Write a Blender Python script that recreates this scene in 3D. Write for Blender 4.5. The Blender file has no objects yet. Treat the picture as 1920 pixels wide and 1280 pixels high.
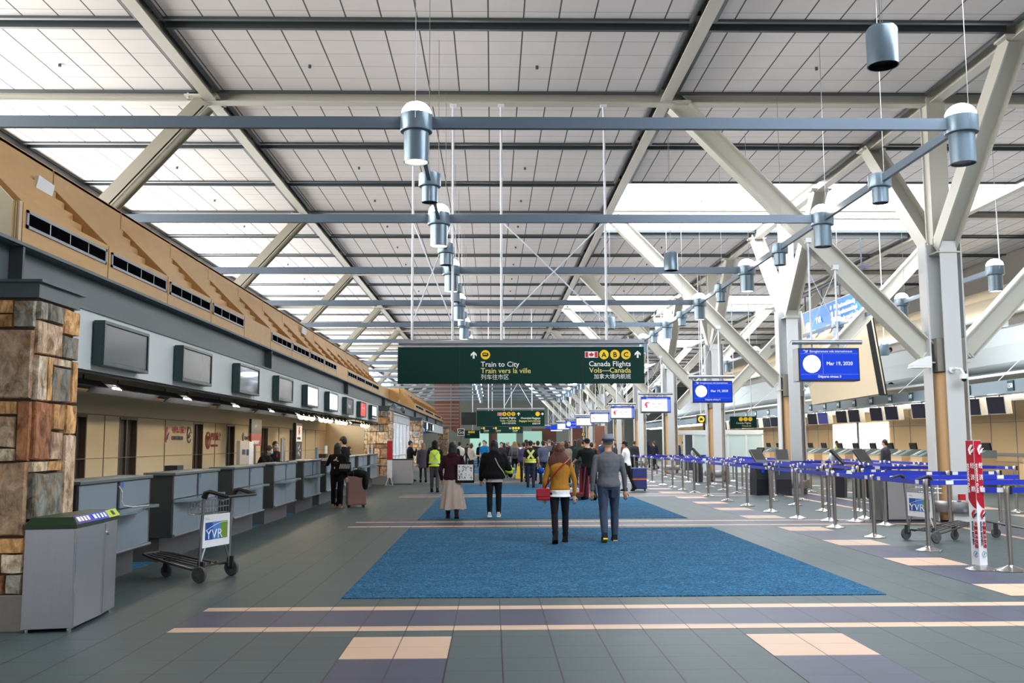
import bpy, bmesh, math, random
from mathutils import Vector, Matrix, Euler, noise

random.seed(7)
sc = bpy.context.scene
C = sc.collection
R = math.radians

# ---------------------------------------------------------------- camera, light, exposure
CAM_F, CAM_TH, CAM_PSI, CAM_RO = 1786.0, 0.10601, 0.02103, -0.00391
def setup_camera():
    th, psi, ro = CAM_TH, CAM_PSI, CAM_RO
    f = Vector((math.sin(psi) * math.cos(th), math.cos(psi) * math.cos(th), math.sin(th)))
    r = Vector((math.cos(psi), -math.sin(psi), 0))
    u = r.cross(f)
    c, s = math.cos(ro), math.sin(ro)
    r2 = c * r + s * u
    u2 = -s * r + c * u
    cd = bpy.data.cameras.new('camera')
    cd.sensor_width = 36.0
    cd.lens = CAM_F * 36.0 / 1920.0
    cd.clip_end = 400
    o = bpy.data.objects.new('camera', cd)
    m = Matrix(((r2.x, u2.x, -f.x, 0), (r2.y, u2.y, -f.y, 0), (r2.z, u2.z, -f.z, 1.65), (0, 0, 0, 1)))
    o.matrix_world = m
    C.objects.link(o)
    sc.camera = o
setup_camera()

w = bpy.data.worlds.new('sky')
sc.world = w
w.use_nodes = True
w.node_tree.nodes['Background'].inputs[0].default_value = (0.93, 0.96, 1.0, 1)
w.node_tree.nodes['Background'].inputs[1].default_value = 0.7
sc.view_settings.view_transform = 'Standard'
sc.view_settings.look = 'None'
sc.view_settings.gamma = 1
sc.view_settings.use_curve_mapping = False
sc.view_settings.exposure = 0.2
SKY_E = 12.0        # emission of the skylight glazing
SIDE_E = 12.0       # emission of the clerestory glazing on the left
DOME_E = 68.0

def area(name, loc, rot, sx, sy, power, color=(1, 1, 1)):
    d = bpy.data.lights.new(name, 'AREA')
    d.shape = 'RECTANGLE'; d.size = sx; d.size_y = sy; d.energy = power; d.color = color
    o = bpy.data.objects.new(name, d)
    o.location = loc; o.rotation_euler = rot
    C.objects.link(o)
    return o

# ---------------------------------------------------------------- helpers
def thing(name, label, cat, loc=(0, 0, 0), rotz=0.0, group=None):
    o = bpy.data.objects.new(name, None)
    o.empty_display_size = 0.1
    o.location = loc
    o.rotation_euler = (0, 0, rotz)
    o['label'] = label
    o['category'] = cat
    if group: o['group'] = group
    C.objects.link(o)
    return o

def tag(o, label, cat, group=None, kind=None):
    o['label'] = label
    o['category'] = cat
    if group: o['group'] = group
    if kind: o['kind'] = kind
    return o

def struct(o):
    o['kind'] = 'structure'
    return o

def kids(o):
    return [c for c in bpy.data.objects if c.parent == o]

CH = {}
def dup(root, loc, rotz=None, label=None, group=None):
    ch = CH.get(root.name)
    if ch is None:
        ch = CH[root.name] = [(c, kids(c)) for c in kids(root)]
    r = root.copy()
    C.objects.link(r)
    r.location = loc
    if rotz is not None: r.rotation_euler = (0, 0, rotz)
    if label: r['label'] = label
    if group: r['group'] = group
    for c, gs in ch:
        d = c.copy(); C.objects.link(d); d.parent = r
        for g in gs:
            e = g.copy(); C.objects.link(e); e.parent = d
    return r

def rotm(d, up=Vector((0, 0, 1))):
    """matrix whose local Z runs along d"""
    d = Vector(d).normalized()
    x = up.cross(d)
    if x.length < 1e-4: x = Vector((1, 0, 0))
    x.normalize()
    y = d.cross(x)
    return Matrix((x, y, d)).transposed()

class MB:
    def __init__(self):
        self.v = []; self.f = []; self.col = []; self.mi = []
    def add(self, vs, fs, c=None, mi=0):
        n = len(self.v)
        self.v += [tuple(p) for p in vs]
        for f in fs:
            self.f.append([n + i for i in f]); self.col.append(c); self.mi.append(mi)
        return self
    def box(self, x0, x1, y0, y1, z0, z1, c=None, mi=0):
        vs = [(x, y, z) for x in (x0, x1) for y in (y0, y1) for z in (z0, z1)]
        return self.add(vs, [(0, 1, 3, 2), (4, 6, 7, 5), (0, 4, 5, 1), (2, 3, 7, 6), (0, 2, 6, 4), (1, 5, 7, 3)], c, mi)
    def cbox(self, c, s, rz=0.0, rx=0.0, ry=0.0, col=None, mi=0):
        m = Euler((rx, ry, rz)).to_matrix()
        vs = [Vector(c) + m @ Vector((a * s[0] / 2, b * s[1] / 2, d * s[2] / 2)) for a in (-1, 1) for b in (-1, 1) for d in (-1, 1)]
        return self.add(vs, [(0, 1, 3, 2), (4, 6, 7, 5), (0, 4, 5, 1), (2, 3, 7, 6), (0, 2, 6, 4), (1, 5, 7, 3)], col, mi)
    def cyl(self, p0, p1, r0, r1=None, n=16, caps=True, mi=0):
        r1 = r0 if r1 is None else r1
        p0, p1 = Vector(p0), Vector(p1)
        m = rotm(p1 - p0)
        vs = []
        for p, r in ((p0, r0), (p1, r1)):
            for i in range(n):
                a = 2 * math.pi * i / n
                vs.append(p + m @ Vector((r * math.cos(a), r * math.sin(a), 0)))
        fs = [(i, (i + 1) % n, n + (i + 1) % n, n + i) for i in range(n)]
        if caps: fs += [tuple(range(n - 1, -1, -1)), tuple(range(n, 2 * n))]
        return self.add(vs, fs, None, mi)
    def lathe(self, prof, c=(0, 0, 0), n=24, mi=0, caps=True):
        c = Vector(c); vs = []
        for r, z in prof:
            for i in range(n):
                a = 2 * math.pi * i / n
                vs.append(c + Vector((r * math.cos(a), r * math.sin(a), z)))
        fs = []
        for k in range(len(prof) - 1):
            for i in range(n):
                j = (i + 1) % n
                fs.append((k * n + i, k * n + j, (k + 1) * n + j, (k + 1) * n + i))
        if caps:
            if prof[0][0] > 1e-4: fs.append(tuple(range(n - 1, -1, -1)))
            if prof[-1][0] > 1e-4: fs.append(tuple((len(prof) - 1) * n + i for i in range(n)))
        return self.add(vs, fs, None, mi)
    def prism(self, poly, z0, z1, mi=0, c=None):
        n = len(poly)
        a = sum(poly[i][0] * poly[(i + 1) % n][1] - poly[(i + 1) % n][0] * poly[i][1] for i in range(n))
        if a < 0: poly = poly[::-1]
        vs = [(x, y, z0) for x, y in poly] + [(x, y, z1) for x, y in poly]
        fs = [(i, (i + 1) % n, n + (i + 1) % n, n + i) for i in range(n)]
        fs += [tuple(range(n - 1, -1, -1)), tuple(range(n, 2 * n))]
        return self.add(vs, fs, c, mi)
    def mprism(self, poly, d, M, mi=0):
        """prism of a 2-D outline, extruded by d along local z, placed by matrix M"""
        n = len(poly)
        a = sum(poly[i][0] * poly[(i + 1) % n][1] - poly[(i + 1) % n][0] * poly[i][1] for i in range(n))
        if a < 0: poly = poly[::-1]
        vs = [M @ Vector((x, y, 0)) for x, y in poly] + [M @ Vector((x, y, d)) for x, y in poly]
        fs = [(i, (i + 1) % n, n + (i + 1) % n, n + i) for i in range(n)]
        fs += [tuple(range(n - 1, -1, -1)), tuple(range(n, 2 * n))]
        return self.add(vs, fs, None, mi)
    def tube(self, pts, r, n=8, mi=0):
        pts = [Vector(p) for p in pts]
        rs = r if isinstance(r, (list, tuple)) else [r] * len(pts)
        vs = []; pm = None
        for k, p in enumerate(pts):
            a = pts[max(0, k - 1)]; b = pts[min(len(pts) - 1, k + 1)]
            d = (b - a).normalized()
            if pm is None: m = rotm(d)
            else:
                q = (pm.col[2]).rotation_difference(d)
                m = q.to_matrix() @ pm
            pm = m
            for i in range(n):
                t = 2 * math.pi * i / n
                vs.append(p + m @ Vector((rs[k] * math.cos(t), rs[k] * math.sin(t), 0)))
        fs = []
        for k in range(len(pts) - 1):
            for i in range(n):
                j = (i + 1) % n
                fs.append((k * n + i, k * n + j, (k + 1) * n + j, (k + 1) * n + i))
        fs += [tuple(range(n - 1, -1, -1)), tuple((len(pts) - 1) * n + i for i in range(n))]
        return self.add(vs, fs, None, mi)
    def ell(self, c, r, n=14, m=9, rot=None, mi=0):
        c = Vector(c); vs = [Vector((0, 0, -1))]
        for k in range(1, m):
            t = math.pi * k / m
            for i in range(n):
                a = 2 * math.pi * i / n
                vs.append(Vector((math.sin(t) * math.cos(a), math.sin(t) * math.sin(a), -math.cos(t))))
        vs.append(Vector((0, 0, 1)))
        out = []
        for p in vs:
            q = Vector((p.x * r[0], p.y * r[1], p.z * r[2]))
            if rot is not None: q = rot @ q
            out.append(c + q)
        fs = [(0, 1 + (i + 1) % n, 1 + i) for i in range(n)]
        for k in range(m - 2):
            for i in range(n):
                j = (i + 1) % n
                a = 1 + k * n; b = a + n
                fs.append((a + i, a + j, b + j, b + i))
        a = 1 + (m - 2) * n; L = len(vs) - 1
        fs += [(a + i, a + (i + 1) % n, L) for i in range(n)]
        return self.add(out, fs, None, mi)
    def ibeam(self, p0, p1, h, wd, t=0.03, up=(0, 0, 1), mi=0):
        """I section; flanges lie across 'up'"""
        p0, p1 = Vector(p0), Vector(p1)
        d = (p1 - p0).normalized(); x = Vector(up).cross(d).normalized(); y = d.cross(x)
        L = (p1 - p0).length
        for (cx, cy, sx, sy) in ((0, h / 2 - t / 2, wd, t), (0, -h / 2 + t / 2, wd, t), (0, 0, t, h - 2 * t)):
            vs = []
            for q in (p0, p1):
                for a, b in ((-1, -1), (1, -1), (1, 1), (-1, 1)):
                    vs.append(q + x * (cx + a * sx / 2) + y * (cy + b * sy / 2))
            self.add(vs, [(0, 1, 5, 4), (1, 2, 6, 5), (2, 3, 7, 6), (3, 0, 4, 7), (3, 2, 1, 0), (4, 5, 6, 7)], None, mi)
        return self
    def bar(self, p0, p1, sx, sy, up=(0, 0, 1), mi=0):
        p0, p1 = Vector(p0), Vector(p1)
        d = (p1 - p0).normalized(); x = Vector(up).cross(d)
        if x.length < 1e-4: x = Vector((1, 0, 0))
        x.normalize(); y = d.cross(x)
        vs = []
        for q in (p0, p1):
            for a, b in ((-1, -1), (1, -1), (1, 1), (-1, 1)):
                vs.append(q + x * (a * sx / 2) + y * (b * sy / 2))
        return self.add(vs, [(0, 1, 5, 4), (1, 2, 6, 5), (2, 3, 7, 6), (3, 0, 4, 7), (3, 2, 1, 0), (4, 5, 6, 7)], None, mi)
    def build(self, name, mat, parent=None, loc=None, rotz=None, smooth=False, bevel=0, link=True):
        me = bpy.data.meshes.new(name)
        me.from_pydata(self.v, [], self.f)
        mats = mat if isinstance(mat, (list, tuple)) else [mat]
        for m in mats: me.materials.append(m)
        if len(mats) > 1:
            me.polygons.foreach_set('material_index', self.mi)
        if any(c is not None for c in self.col):
            ca = me.color_attributes.new('tint', 'FLOAT_COLOR', 'CORNER')
            k = 0
            for p, c in zip(me.polygons, self.col):
                c = c or (1, 1, 1)
                for _ in p.vertices:
                    ca.data[k].color = (c[0], c[1], c[2], 1); k += 1
        if bevel:
            b = bmesh.new(); b.from_mesh(me)
            ed = [e for e in b.edges if len(e.link_faces) == 2 and e.calc_face_angle(0) > 0.5]
            bmesh.ops.bevel(b, geom=ed, offset=bevel, segments=2, affect='EDGES', profile=0.6)
            b.to_mesh(me); b.free()
        me.update()
        if smooth:
            me.polygons.foreach_set('use_smooth', [True] * len(me.polygons))
            try: me.set_sharp_from_angle(angle=R(40))
            except Exception: pass
        o = bpy.data.objects.new(name, me)
        if link: C.objects.link(o)
        if parent is not None: o.parent = parent
        if loc is not None: o.location = loc
        if rotz is not None: o.rotation_euler = (0, 0, rotz)
        return o

# ---------------------------------------------------------------- materials
MC = {}
def srgb(r, g, b):
    def f(c):
        c /= 255.0
        return c / 12.92 if c <= 0.04045 else ((c + 0.055) / 1.055) ** 2.4
    return (f(r), f(g), f(b))

def mat(name, rgb, rough=0.5, metal=0.0, emit=0.0, ecol=None, noise_s=0, noise_a=0.0, bump=0.0, bump_s=20.0,
        alpha=1.0, stretch=None, spec=None, trans=0.0, coat=0.0):
    if name in MC: return MC[name]
    m = bpy.data.materials.new(name); MC[name] = m
    m.use_nodes = True
    nt = m.node_tree; b = nt.nodes['Principled BSDF']
    col = srgb(*rgb)
    b.inputs['Base Color'].default_value = (*col, 1)
    b.inputs['Roughness'].default_value = rough
    b.inputs['Metallic'].default_value = metal
    if spec is not None: b.inputs['Specular IOR Level'].default_value = spec
    if trans: b.inputs['Transmission Weight'].default_value = trans
    if coat: b.inputs['Coat Weight'].default_value = coat
    if emit:
        b.inputs['Emission Color'].default_value = (*(srgb(*ecol) if ecol else col), 1)
        b.inputs['Emission Strength'].default_value = emit
    if alpha < 1: b.inputs['Alpha'].default_value = alpha
    tc = None
    if noise_a or bump:
        tc = nt.nodes.new('ShaderNodeTexCoord')
        mp = nt.nodes.new('ShaderNodeMapping')
        nt.links.new(tc.outputs['Object'], mp.inputs[0])
        if stretch: mp.inputs['Scale'].default_value = stretch
    if noise_a:
        n = nt.nodes.new('ShaderNodeTexNoise'); n.inputs['Scale'].default_value = noise_s
        n.inputs['Detail'].default_value = 5
        nt.links.new(mp.outputs[0], n.inputs['Vector'])
        mx = nt.nodes.new('ShaderNodeMix'); mx.data_type = 'RGBA'; mx.blend_type = 'MIX'
        mx.inputs[6].default_value = (*[c * (1 - noise_a) for c in col], 1)
        mx.inputs[7].default_value = (*[min(1, c * (1 + noise_a)) for c in col], 1)
        nt.links.new(n.outputs['Fac'], mx.inputs[0])
        nt.links.new(mx.outputs[2], b.inputs['Base Color'])
    if bump:
        n2 = nt.nodes.new('ShaderNodeTexNoise'); n2.inputs['Scale'].default_value = bump_s
        nt.links.new(mp.outputs[0], n2.inputs['Vector'])
        bp = nt.nodes.new('ShaderNodeBump'); bp.inputs['Strength'].default_value = bump
        bp.inputs['Distance'].default_value = 0.02
        nt.links.new(n2.outputs['Fac'], bp.inputs['Height'])
        nt.links.new(bp.outputs[0], b.inputs['Normal'])
    return m

def math_node(nt, op, a, b=None):
    n = nt.nodes.new('ShaderNodeMath'); n.operation = op
    for i, v in enumerate((a, b)):
        if v is None: continue
        if isinstance(v, (int, float)): n.inputs[i].default_value = v
        else: nt.links.new(v, n.inputs[i])
    return n.outputs[0]

def tile_mat(name, rgb, line_rgb, sx, sy, ox, oy, wx, wy, rough=0.4, var=0.05, nscale=3.0, axes=('X', 'Y'), bump=0.0, spec=0.5, fine=0.06):
    """tiles with joints: object coordinates, pitch sx*sy, origin ox,oy, joint widths wx,wy"""
    if name in MC: return MC[name]
    m = bpy.data.materials.new(name); MC[name] = m; m.use_nodes = True
    nt = m.node_tree; b = nt.nodes['Principled BSDF']; L = nt.links
    tc = nt.nodes.new('ShaderNodeTexCoord'); sp = nt.nodes.new('ShaderNodeSeparateXYZ')
    L.new(tc.outputs['Object'], sp.inputs[0])
    u = math_node(nt, 'DIVIDE', math_node(nt, 'SUBTRACT', sp.outputs[axes[0]], ox), sx)
    v = math_node(nt, 'DIVIDE', math_node(nt, 'SUBTRACT', sp.outputs[axes[1]], oy), sy)
    fu = math_node(nt, 'ABSOLUTE', math_node(nt, 'SUBTRACT', math_node(nt, 'FRACT', math_node(nt, 'ADD', u, 1000.5)), 0.5))
    fv = math_node(nt, 'ABSOLUTE', math_node(nt, 'SUBTRACT', math_node(nt, 'FRACT', math_node(nt, 'ADD', v, 1000.5)), 0.5))
    lu = math_node(nt, 'LESS_THAN', fu, wx / sx / 2); lv = math_node(nt, 'LESS_THAN', fv, wy / sy / 2)
    ln = math_node(nt, 'MAXIMUM', lu, lv)
    wn = nt.nodes.new('ShaderNodeTexWhiteNoise'); wn.noise_dimensions = '2D'
    cb = nt.nodes.new('ShaderNodeCombineXYZ')
    L.new(math_node(nt, 'FLOOR', math_node(nt, 'ADD', u, 1000)), cb.inputs[0]); L.new(math_node(nt, 'FLOOR', math_node(nt, 'ADD', v, 1000)), cb.inputs[1])
    L.new(cb.outputs[0], wn.inputs['Vector'])
    nz = nt.nodes.new('ShaderNodeTexNoise'); nz.inputs['Scale'].default_value = nscale; nz.inputs['Detail'].default_value = 8
    L.new(tc.outputs['Object'], nz.inputs['Vector'])
    k = math_node(nt, 'ADD', math_node(nt, 'MULTIPLY', math_node(nt, 'SUBTRACT', wn.outputs['Value'], 0.5), var * 2),
                  math_node(nt, 'MULTIPLY', math_node(nt, 'SUBTRACT', nz.outputs['Fac'], 0.5), fine * 4))
    k = math_node(nt, 'ADD', k, 1.0)
    sc_ = nt.nodes.new('ShaderNodeVectorMath'); sc_.operation = 'SCALE'
    sc_.inputs[0].default_value = srgb(*rgb); L.new(k, sc_.inputs['Scale'])
    mx = nt.nodes.new('ShaderNodeMix'); mx.data_type = 'RGBA'
    L.new(ln, mx.inputs[0]); L.new(sc_.outputs[0], mx.inputs[6]); mx.inputs[7].default_value = (*srgb(*line_rgb), 1)
    L.new(mx.outputs[2], b.inputs['Base Color'])
    b.inputs['Roughness'].default_value = rough
    b.inputs['Specular IOR Level'].default_value = spec
    if bump:
        bp = nt.nodes.new('ShaderNodeBump'); bp.inputs['Strength'].default_value = bump; bp.inputs['Distance'].default_value = 0.01
        L.new(nz.outputs['Fac'], bp.inputs['Height']); L.new(bp.outputs[0], b.inputs['Normal'])
    return m

def tint_mat(name, rough=0.7, nscale=9.0, amt=0.35, bump=0.5, stretch=(1, 1, 1)):
    m = bpy.data.materials.new(name); MC[name] = m; m.use_nodes = True
    nt = m.node_tree; b = nt.nodes['Principled BSDF']; L = nt.links
    at = nt.nodes.new('ShaderNodeVertexColor'); at.layer_name = 'tint'
    tc = nt.nodes.new('ShaderNodeTexCoord'); mp = nt.nodes.new('ShaderNodeMapping'); mp.inputs['Scale'].default_value = stretch
    L.new(tc.outputs['Object'], mp.inputs[0])
    n = nt.nodes.new('ShaderNodeTexNoise'); n.inputs['Scale'].default_value = nscale; n.inputs['Detail'].default_value = 12; n.inputs['Roughness'].default_value = .72; n.inputs['Distortion'].default_value = .6
    L.new(mp.outputs[0], n.inputs['Vector'])
    n2 = nt.nodes.new('ShaderNodeTexNoise'); n2.inputs['Scale'].default_value = nscale * 0.5; n2.inputs['Detail'].default_value = 10; n2.inputs['Roughness'].default_value = .7; n2.inputs['Distortion'].default_value = 1
    L.new(mp.outputs[0], n2.inputs['Vector'])
    rp = nt.nodes.new('ShaderNodeValToRGB')
    rp.color_ramp.elements[0].position = 0.38; rp.color_ramp.elements[0].color = (1 - amt * 1.6, 1 - amt * 1.8, 1 - amt * 2.0, 1)
    rp.color_ramp.elements[1].position = 0.62; rp.color_ramp.elements[1].color = (1 + amt, 1 + amt, 1 + amt, 1)
    L.new(n.outputs['Fac'], rp.inputs[0])
    mx = nt.nodes.new('ShaderNodeMix'); mx.data_type = 'RGBA'; mx.blend_type = 'MULTIPLY'; mx.inputs[0].default_value = 1
    L.new(at.outputs[0], mx.inputs[6]); L.new(rp.outputs[0], mx.inputs[7])
    m2 = nt.nodes.new('ShaderNodeMix'); m2.data_type = 'RGBA'; m2.inputs[7].default_value = (*srgb(196, 140, 84), 1)
    r2 = nt.nodes.new('ShaderNodeValToRGB'); r2.color_ramp.elements[0].position = 0.5; r2.color_ramp.elements[1].position = 0.62
    r2.color_ramp.elements[0].color = (0, 0, 0, 1); r2.color_ramp.elements[1].color = (amt * 1.2, amt * 1.2, amt * 1.2, 1)
    L.new(n2.outputs['Fac'], r2.inputs[0]); L.new(r2.outputs[0], m2.inputs[0]); L.new(mx.outputs[2], m2.inputs[6])
    L.new(m2.outputs[2], b.inputs['Base Color'])
    b.inputs['Roughness'].default_value = rough
    bp = nt.nodes.new('ShaderNodeBump'); bp.inputs['Strength'].default_value = bump; bp.inputs['Distance'].default_value = 0.03
    L.new(n.outputs['Fac'], bp.inputs['Height']); L.new(bp.outputs[0], b.inputs['Normal'])
    return m

def cloth(rgb, name=None):
    n = name or 'cloth_%d_%d_%d' % rgb
    return mat(n, rgb, rough=0.88, noise_s=9, noise_a=0.16, bump=0.9, bump_s=8, spec=0.2)

STEEL = mat('brushed_steel', (168, 168, 170), rough=0.3, metal=1.0, noise_s=60, noise_a=0.06, stretch=(1, 1, 0.05))
CHROME = mat('chrome', (205, 205, 208), rough=0.13, metal=1.0)
DARKMET = mat('dark_steel', (62, 68, 72), rough=0.45)
CREAM = mat('cream_painted_steel', (178, 174, 164), rough=0.45)
WHITEP = mat('white_paint', (222, 224, 224), rough=0.5)
BLUEGREY = mat('blue_grey_paint', (92, 106, 122), rough=0.35, metal=0.2)
BEAMGREY = mat('girder_grey_paint', (82, 92, 96), rough=0.5, noise_s=3, noise_a=0.08)
BLACK = mat('black_plastic', (22, 22, 24), rough=0.45)
RUBBER = mat('grey_rubber', (70, 72, 74), rough=0.8)
PLY = mat('birch_plywood', (188, 146, 86), rough=0.5, noise_s=3.2, noise_a=0.13, stretch=(1, 1, 4))
PLYD = mat('birch_plywood_frame', (176, 128, 74), rough=0.55, noise_s=3, noise_a=0.12)
WHITEG = mat('white_print', (240, 240, 240), rough=0.6)

FONT = {}
def text(s, size, m, parent, loc, rot=(R(90), 0, 0), name='lettering', align='LEFT', ext=0.004, sx=1.0, bold=0.0):
    cu = bpy.data.curves.new(name, 'FONT')
    cu.body = s; cu.size = size; cu.extrude = ext; cu.align_x = align; cu.align_y = 'TOP_BASELINE'
    cu.resolution_u = 2
    if bold and all(ord(ch) < 0x2e80 for ch in s): cu.offset = bold
    t = bpy.data.objects.new(name, cu)
    C.objects.link(t)
    dg = bpy.context.evaluated_depsgraph_get()
    me = bpy.data.meshes.new_from_object(t.evaluated_get(dg))
    bpy.data.objects.remove(t); bpy.data.curves.remove(cu)
    me.name = name
    me.materials.clear(); me.materials.append(m)
    me.transform(Matrix.Translation((0, -0.72 * size, 0)))
    o = bpy.data.objects.new(name, me)
    C.objects.link(o)
    o.parent = parent; o.location = loc; o.rotation_euler = rot; o.scale = (sx, 1, 1)
    return o
SIDE = (R(90), 0, R(90))       # writing on a wall that faces +X
# ---------------------------------------------------------------- the hall
P = 10.53; YC = 19.95; XC = 9.61; T = 0.42122
X0T, Y0T = 0.49512, 7.1476
ZC = 9.07
GX = (-6.0, 3.75, 9.61, 15.4)

# floor
FLOOR = tile_mat('slate_floor_tile', (61, 73, 74), (12, 14, 16), T, T, X0T, Y0T, 0.012, 0.007, rough=0.5, spec=.3, var=0.05, nscale=1.6, bump=0.05, fine=0.07)
VIOLET = tile_mat('violet_floor_tile', (56, 58, 78), (16, 16, 20), T, T, X0T, Y0T + 0.21, 0.012, 0.006, rough=0.45, spec=.3, var=0.05, fine=0.07)
BEIGE = tile_mat('beige_floor_tile', (186, 156, 132), (84, 68, 58), T, T, X0T, Y0T, 0.010, 0.005, rough=0.45, spec=.3, var=0.02, fine=0.03)
fb = MB(); fb.box(-13, 24, -14, 128, -0.3, 0.0)
struct(fb.build('floor', FLOOR))
vb = MB(); bb = MB(); H2 = 0.0022
for k in range(-1, 11):
    y = 8.67 + P * k
    x1 = 8.95
    bb.box(-2.874, x1, y, y + 0.21, 0.0002, H2)
    vb.box(-2.874, x1, y + 0.21, y + 1.055, 0.0002, H2)
    bb.box(-2.874, x1, y + 1.055, y + 1.265, 0.0002, H2)
    # short columns of inlay right of the carpets
    for j in range(5):
        ys = 10.33 + P * k + j * 2.5275
        if j < 4:
            bb.box(5.55, 6.39, ys, ys + 0.842, 0.0002, H2)
            if j < 3: vb.box(5.55, 6.39, ys + 0.842, ys + 2.5275, 0.0002, H2)
for x in (-1.19, 2.18):
    for j in range(4):
        ys = 7.56 - 2.5275 * j
        bb.box(x, x + 0.842, ys, ys + 0.842, 0.0002, H2)
        vb.box(x, x + 0.842, ys - 1.685, ys, 0.0002, H2)
bb.box(8.95, 9.1, -10, 125, 0.0002, H2 + .0004); bb.box(10.1, 10.25, -10, 125, 0.0002, H2 + .0004)
vb.box(9.1, 10.1, -10, 125, 0.0002, H2 + .0004)
for k in range(40):
    bb.box(11.6, 12.44, 8 + k * 2.5275, 8.842 + k * 2.5275, 0.0002, H2)
struct(vb.build('trim_1', VIOLET)); struct(bb.build('trim_2', BEIGE))

# carpets
def carpet_mat():
    m = bpy.data.materials.new('blue_carpet'); m.use_nodes = True
    nt = m.node_tree; b = nt.nodes['Principled BSDF']; L = nt.links
    tc = nt.nodes.new('ShaderNodeTexCoord'); mp = nt.nodes.new('ShaderNodeMapping'); mp.inputs['Scale'].default_value = (1, 2.2, 1)
    L.new(tc.outputs['Object'], mp.inputs[0])
    n = nt.nodes.new('ShaderNodeTexNoise'); n.inputs['Scale'].default_value = 26; n.inputs['Detail'].default_value = 3; n.inputs['Distortion'].default_value = 1.5
    L.new(mp.outputs[0], n.inputs['Vector'])
    r = nt.nodes.new('ShaderNodeValToRGB')
    r.color_ramp.elements[0].position = 0.38; r.color_ramp.elements[0].color = (*srgb(26, 58, 80), 1)
    r.color_ramp.elements[1].position = 0.66; r.color_ramp.elements[1].color = (*srgb(84, 146, 188), 1)
    e = r.color_ramp.elements.new(0.5); e.color = (*srgb(40, 94, 128), 1)
    L.new(n.outputs['Fac'], r.inputs[0])
    n3 = nt.nodes.new('ShaderNodeTexNoise'); n3.inputs['Scale'].default_value = 1.3; n3.inputs['Detail'].default_value = 4
    L.new(mp.outputs[0], n3.inputs['Vector'])
    mx = nt.nodes.new('ShaderNodeMix'); mx.data_type = 'RGBA'; mx.blend_type = 'MULTIPLY'; mx.inputs[0].default_value = .5
    L.new(r.outputs[0], mx.inputs[6]); L.new(n3.outputs['Fac'], mx.inputs[7])
    L.new(mx.outputs[2], b.inputs['Base Color'])
    b.inputs['Roughness'].default_value = 0.95; b.inputs['Specular IOR Level'].default_value = 0.1
    bp = nt.nodes.new('ShaderNodeBump'); bp.inputs['Strength'].default_value = 0.6; bp.inputs['Distance'].default_value = 0.01
    L.new(n.outputs['Fac'], bp.inputs['Height']); L.new(bp.outputs[0], b.inputs['Normal'])
    return m
CARPET = carpet_mat()
ordn = ['nearest', 'second', 'third', 'fourth', 'fifth', 'sixth', 'seventh', 'eighth', 'ninth', 'tenth', 'eleventh', 'twelfth',
        'thirteenth', 'fourteenth', 'fifteenth', 'sixteenth', 'seventeenth', 'eighteenth', 'nineteenth', 'twentieth']
for k in range(8):
    y = 10.45 + P * (k + (1 if k > 2 else 0))
    o = MB().box(-1.62, 4.26, y, y + (7.1 if k == 2 else 8.3), 0.0, 0.008).build('carpet', CARPET)
    tag(o, 'flecked blue carpet panel inlaid along the middle of the hall, %s from the camera' % ordn[k], 'carpet', 'blue carpet panels down the hall')
o = MB().box(-6.9, -4.75, 9.9, 38.8, 0.0, 0.008).build('carpet', CARPET)
tag(o, 'narrow blue carpet strip running behind the left check-in counters', 'carpet')

# ceiling: tiled panels between the beams
CT = tile_mat('acoustic_ceiling_tile', (206, 202, 202), (78, 76, 76), 0.625, 0.615, -0.06, 16.47, 0.028, 0.010, rough=0.8, var=0.02, fine=0.02)
step = P / 3
tiles = MB(); frames = MB(); minor = MB(); gird = MB(); major = MB(); sky = []
zones = [(-11.6, -6.25), (-5.75, 3.5), (4.0, 9.3), (9.95, 15.15), (15.65, 20.9), (21.3, 26)]
def is_sky(y0, x0):
    if x0 < 3.6 or x0 > 12: return False
    d = (y0 - 26.9) % 21.06
    return d < 0.3 or d > 20.7 or abs(d - step) < 0.4
for k in range(-9, 31):
    yb = YC - .12 + step * k
    y0, y1 = yb + 0.22, yb + step - 0.22
    for x0, x1 in zones:
        if is_sky(y0 - 0.24 + 0.0, x0):
            sky.append((x0 - 0.2, x1 + 0.2, y0 - 0.2, y1 + 0.2)); continue
        tiles.box(x0, x1, y0, y1, ZC + 0.03, ZC + 0.10)
        fw, fz0, fz1 = 0.08, ZC - 0.02, ZC + 0.2
        frames.box(x0 - fw, x0, y0 - fw, y1 + fw, fz0, fz1); frames.box(x1, x1 + fw, y0 - fw, y1 + fw, fz0, fz1)
        frames.box(x0, x1, y0 - fw, y0, fz0, fz1); frames.box(x0, x1, y1, y1 + fw, fz0, fz1)
    if k % 3 == 0:
        major.ibeam((-11.7, yb + .12, ZC + 0.02), (26, yb + .12, ZC + 0.02), 0.34, 0.26)
    else:
        minor.box(-11.7, 26, yb - 0.13, yb + 0.13, ZC + 0.13, ZC + 0.3)
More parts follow.
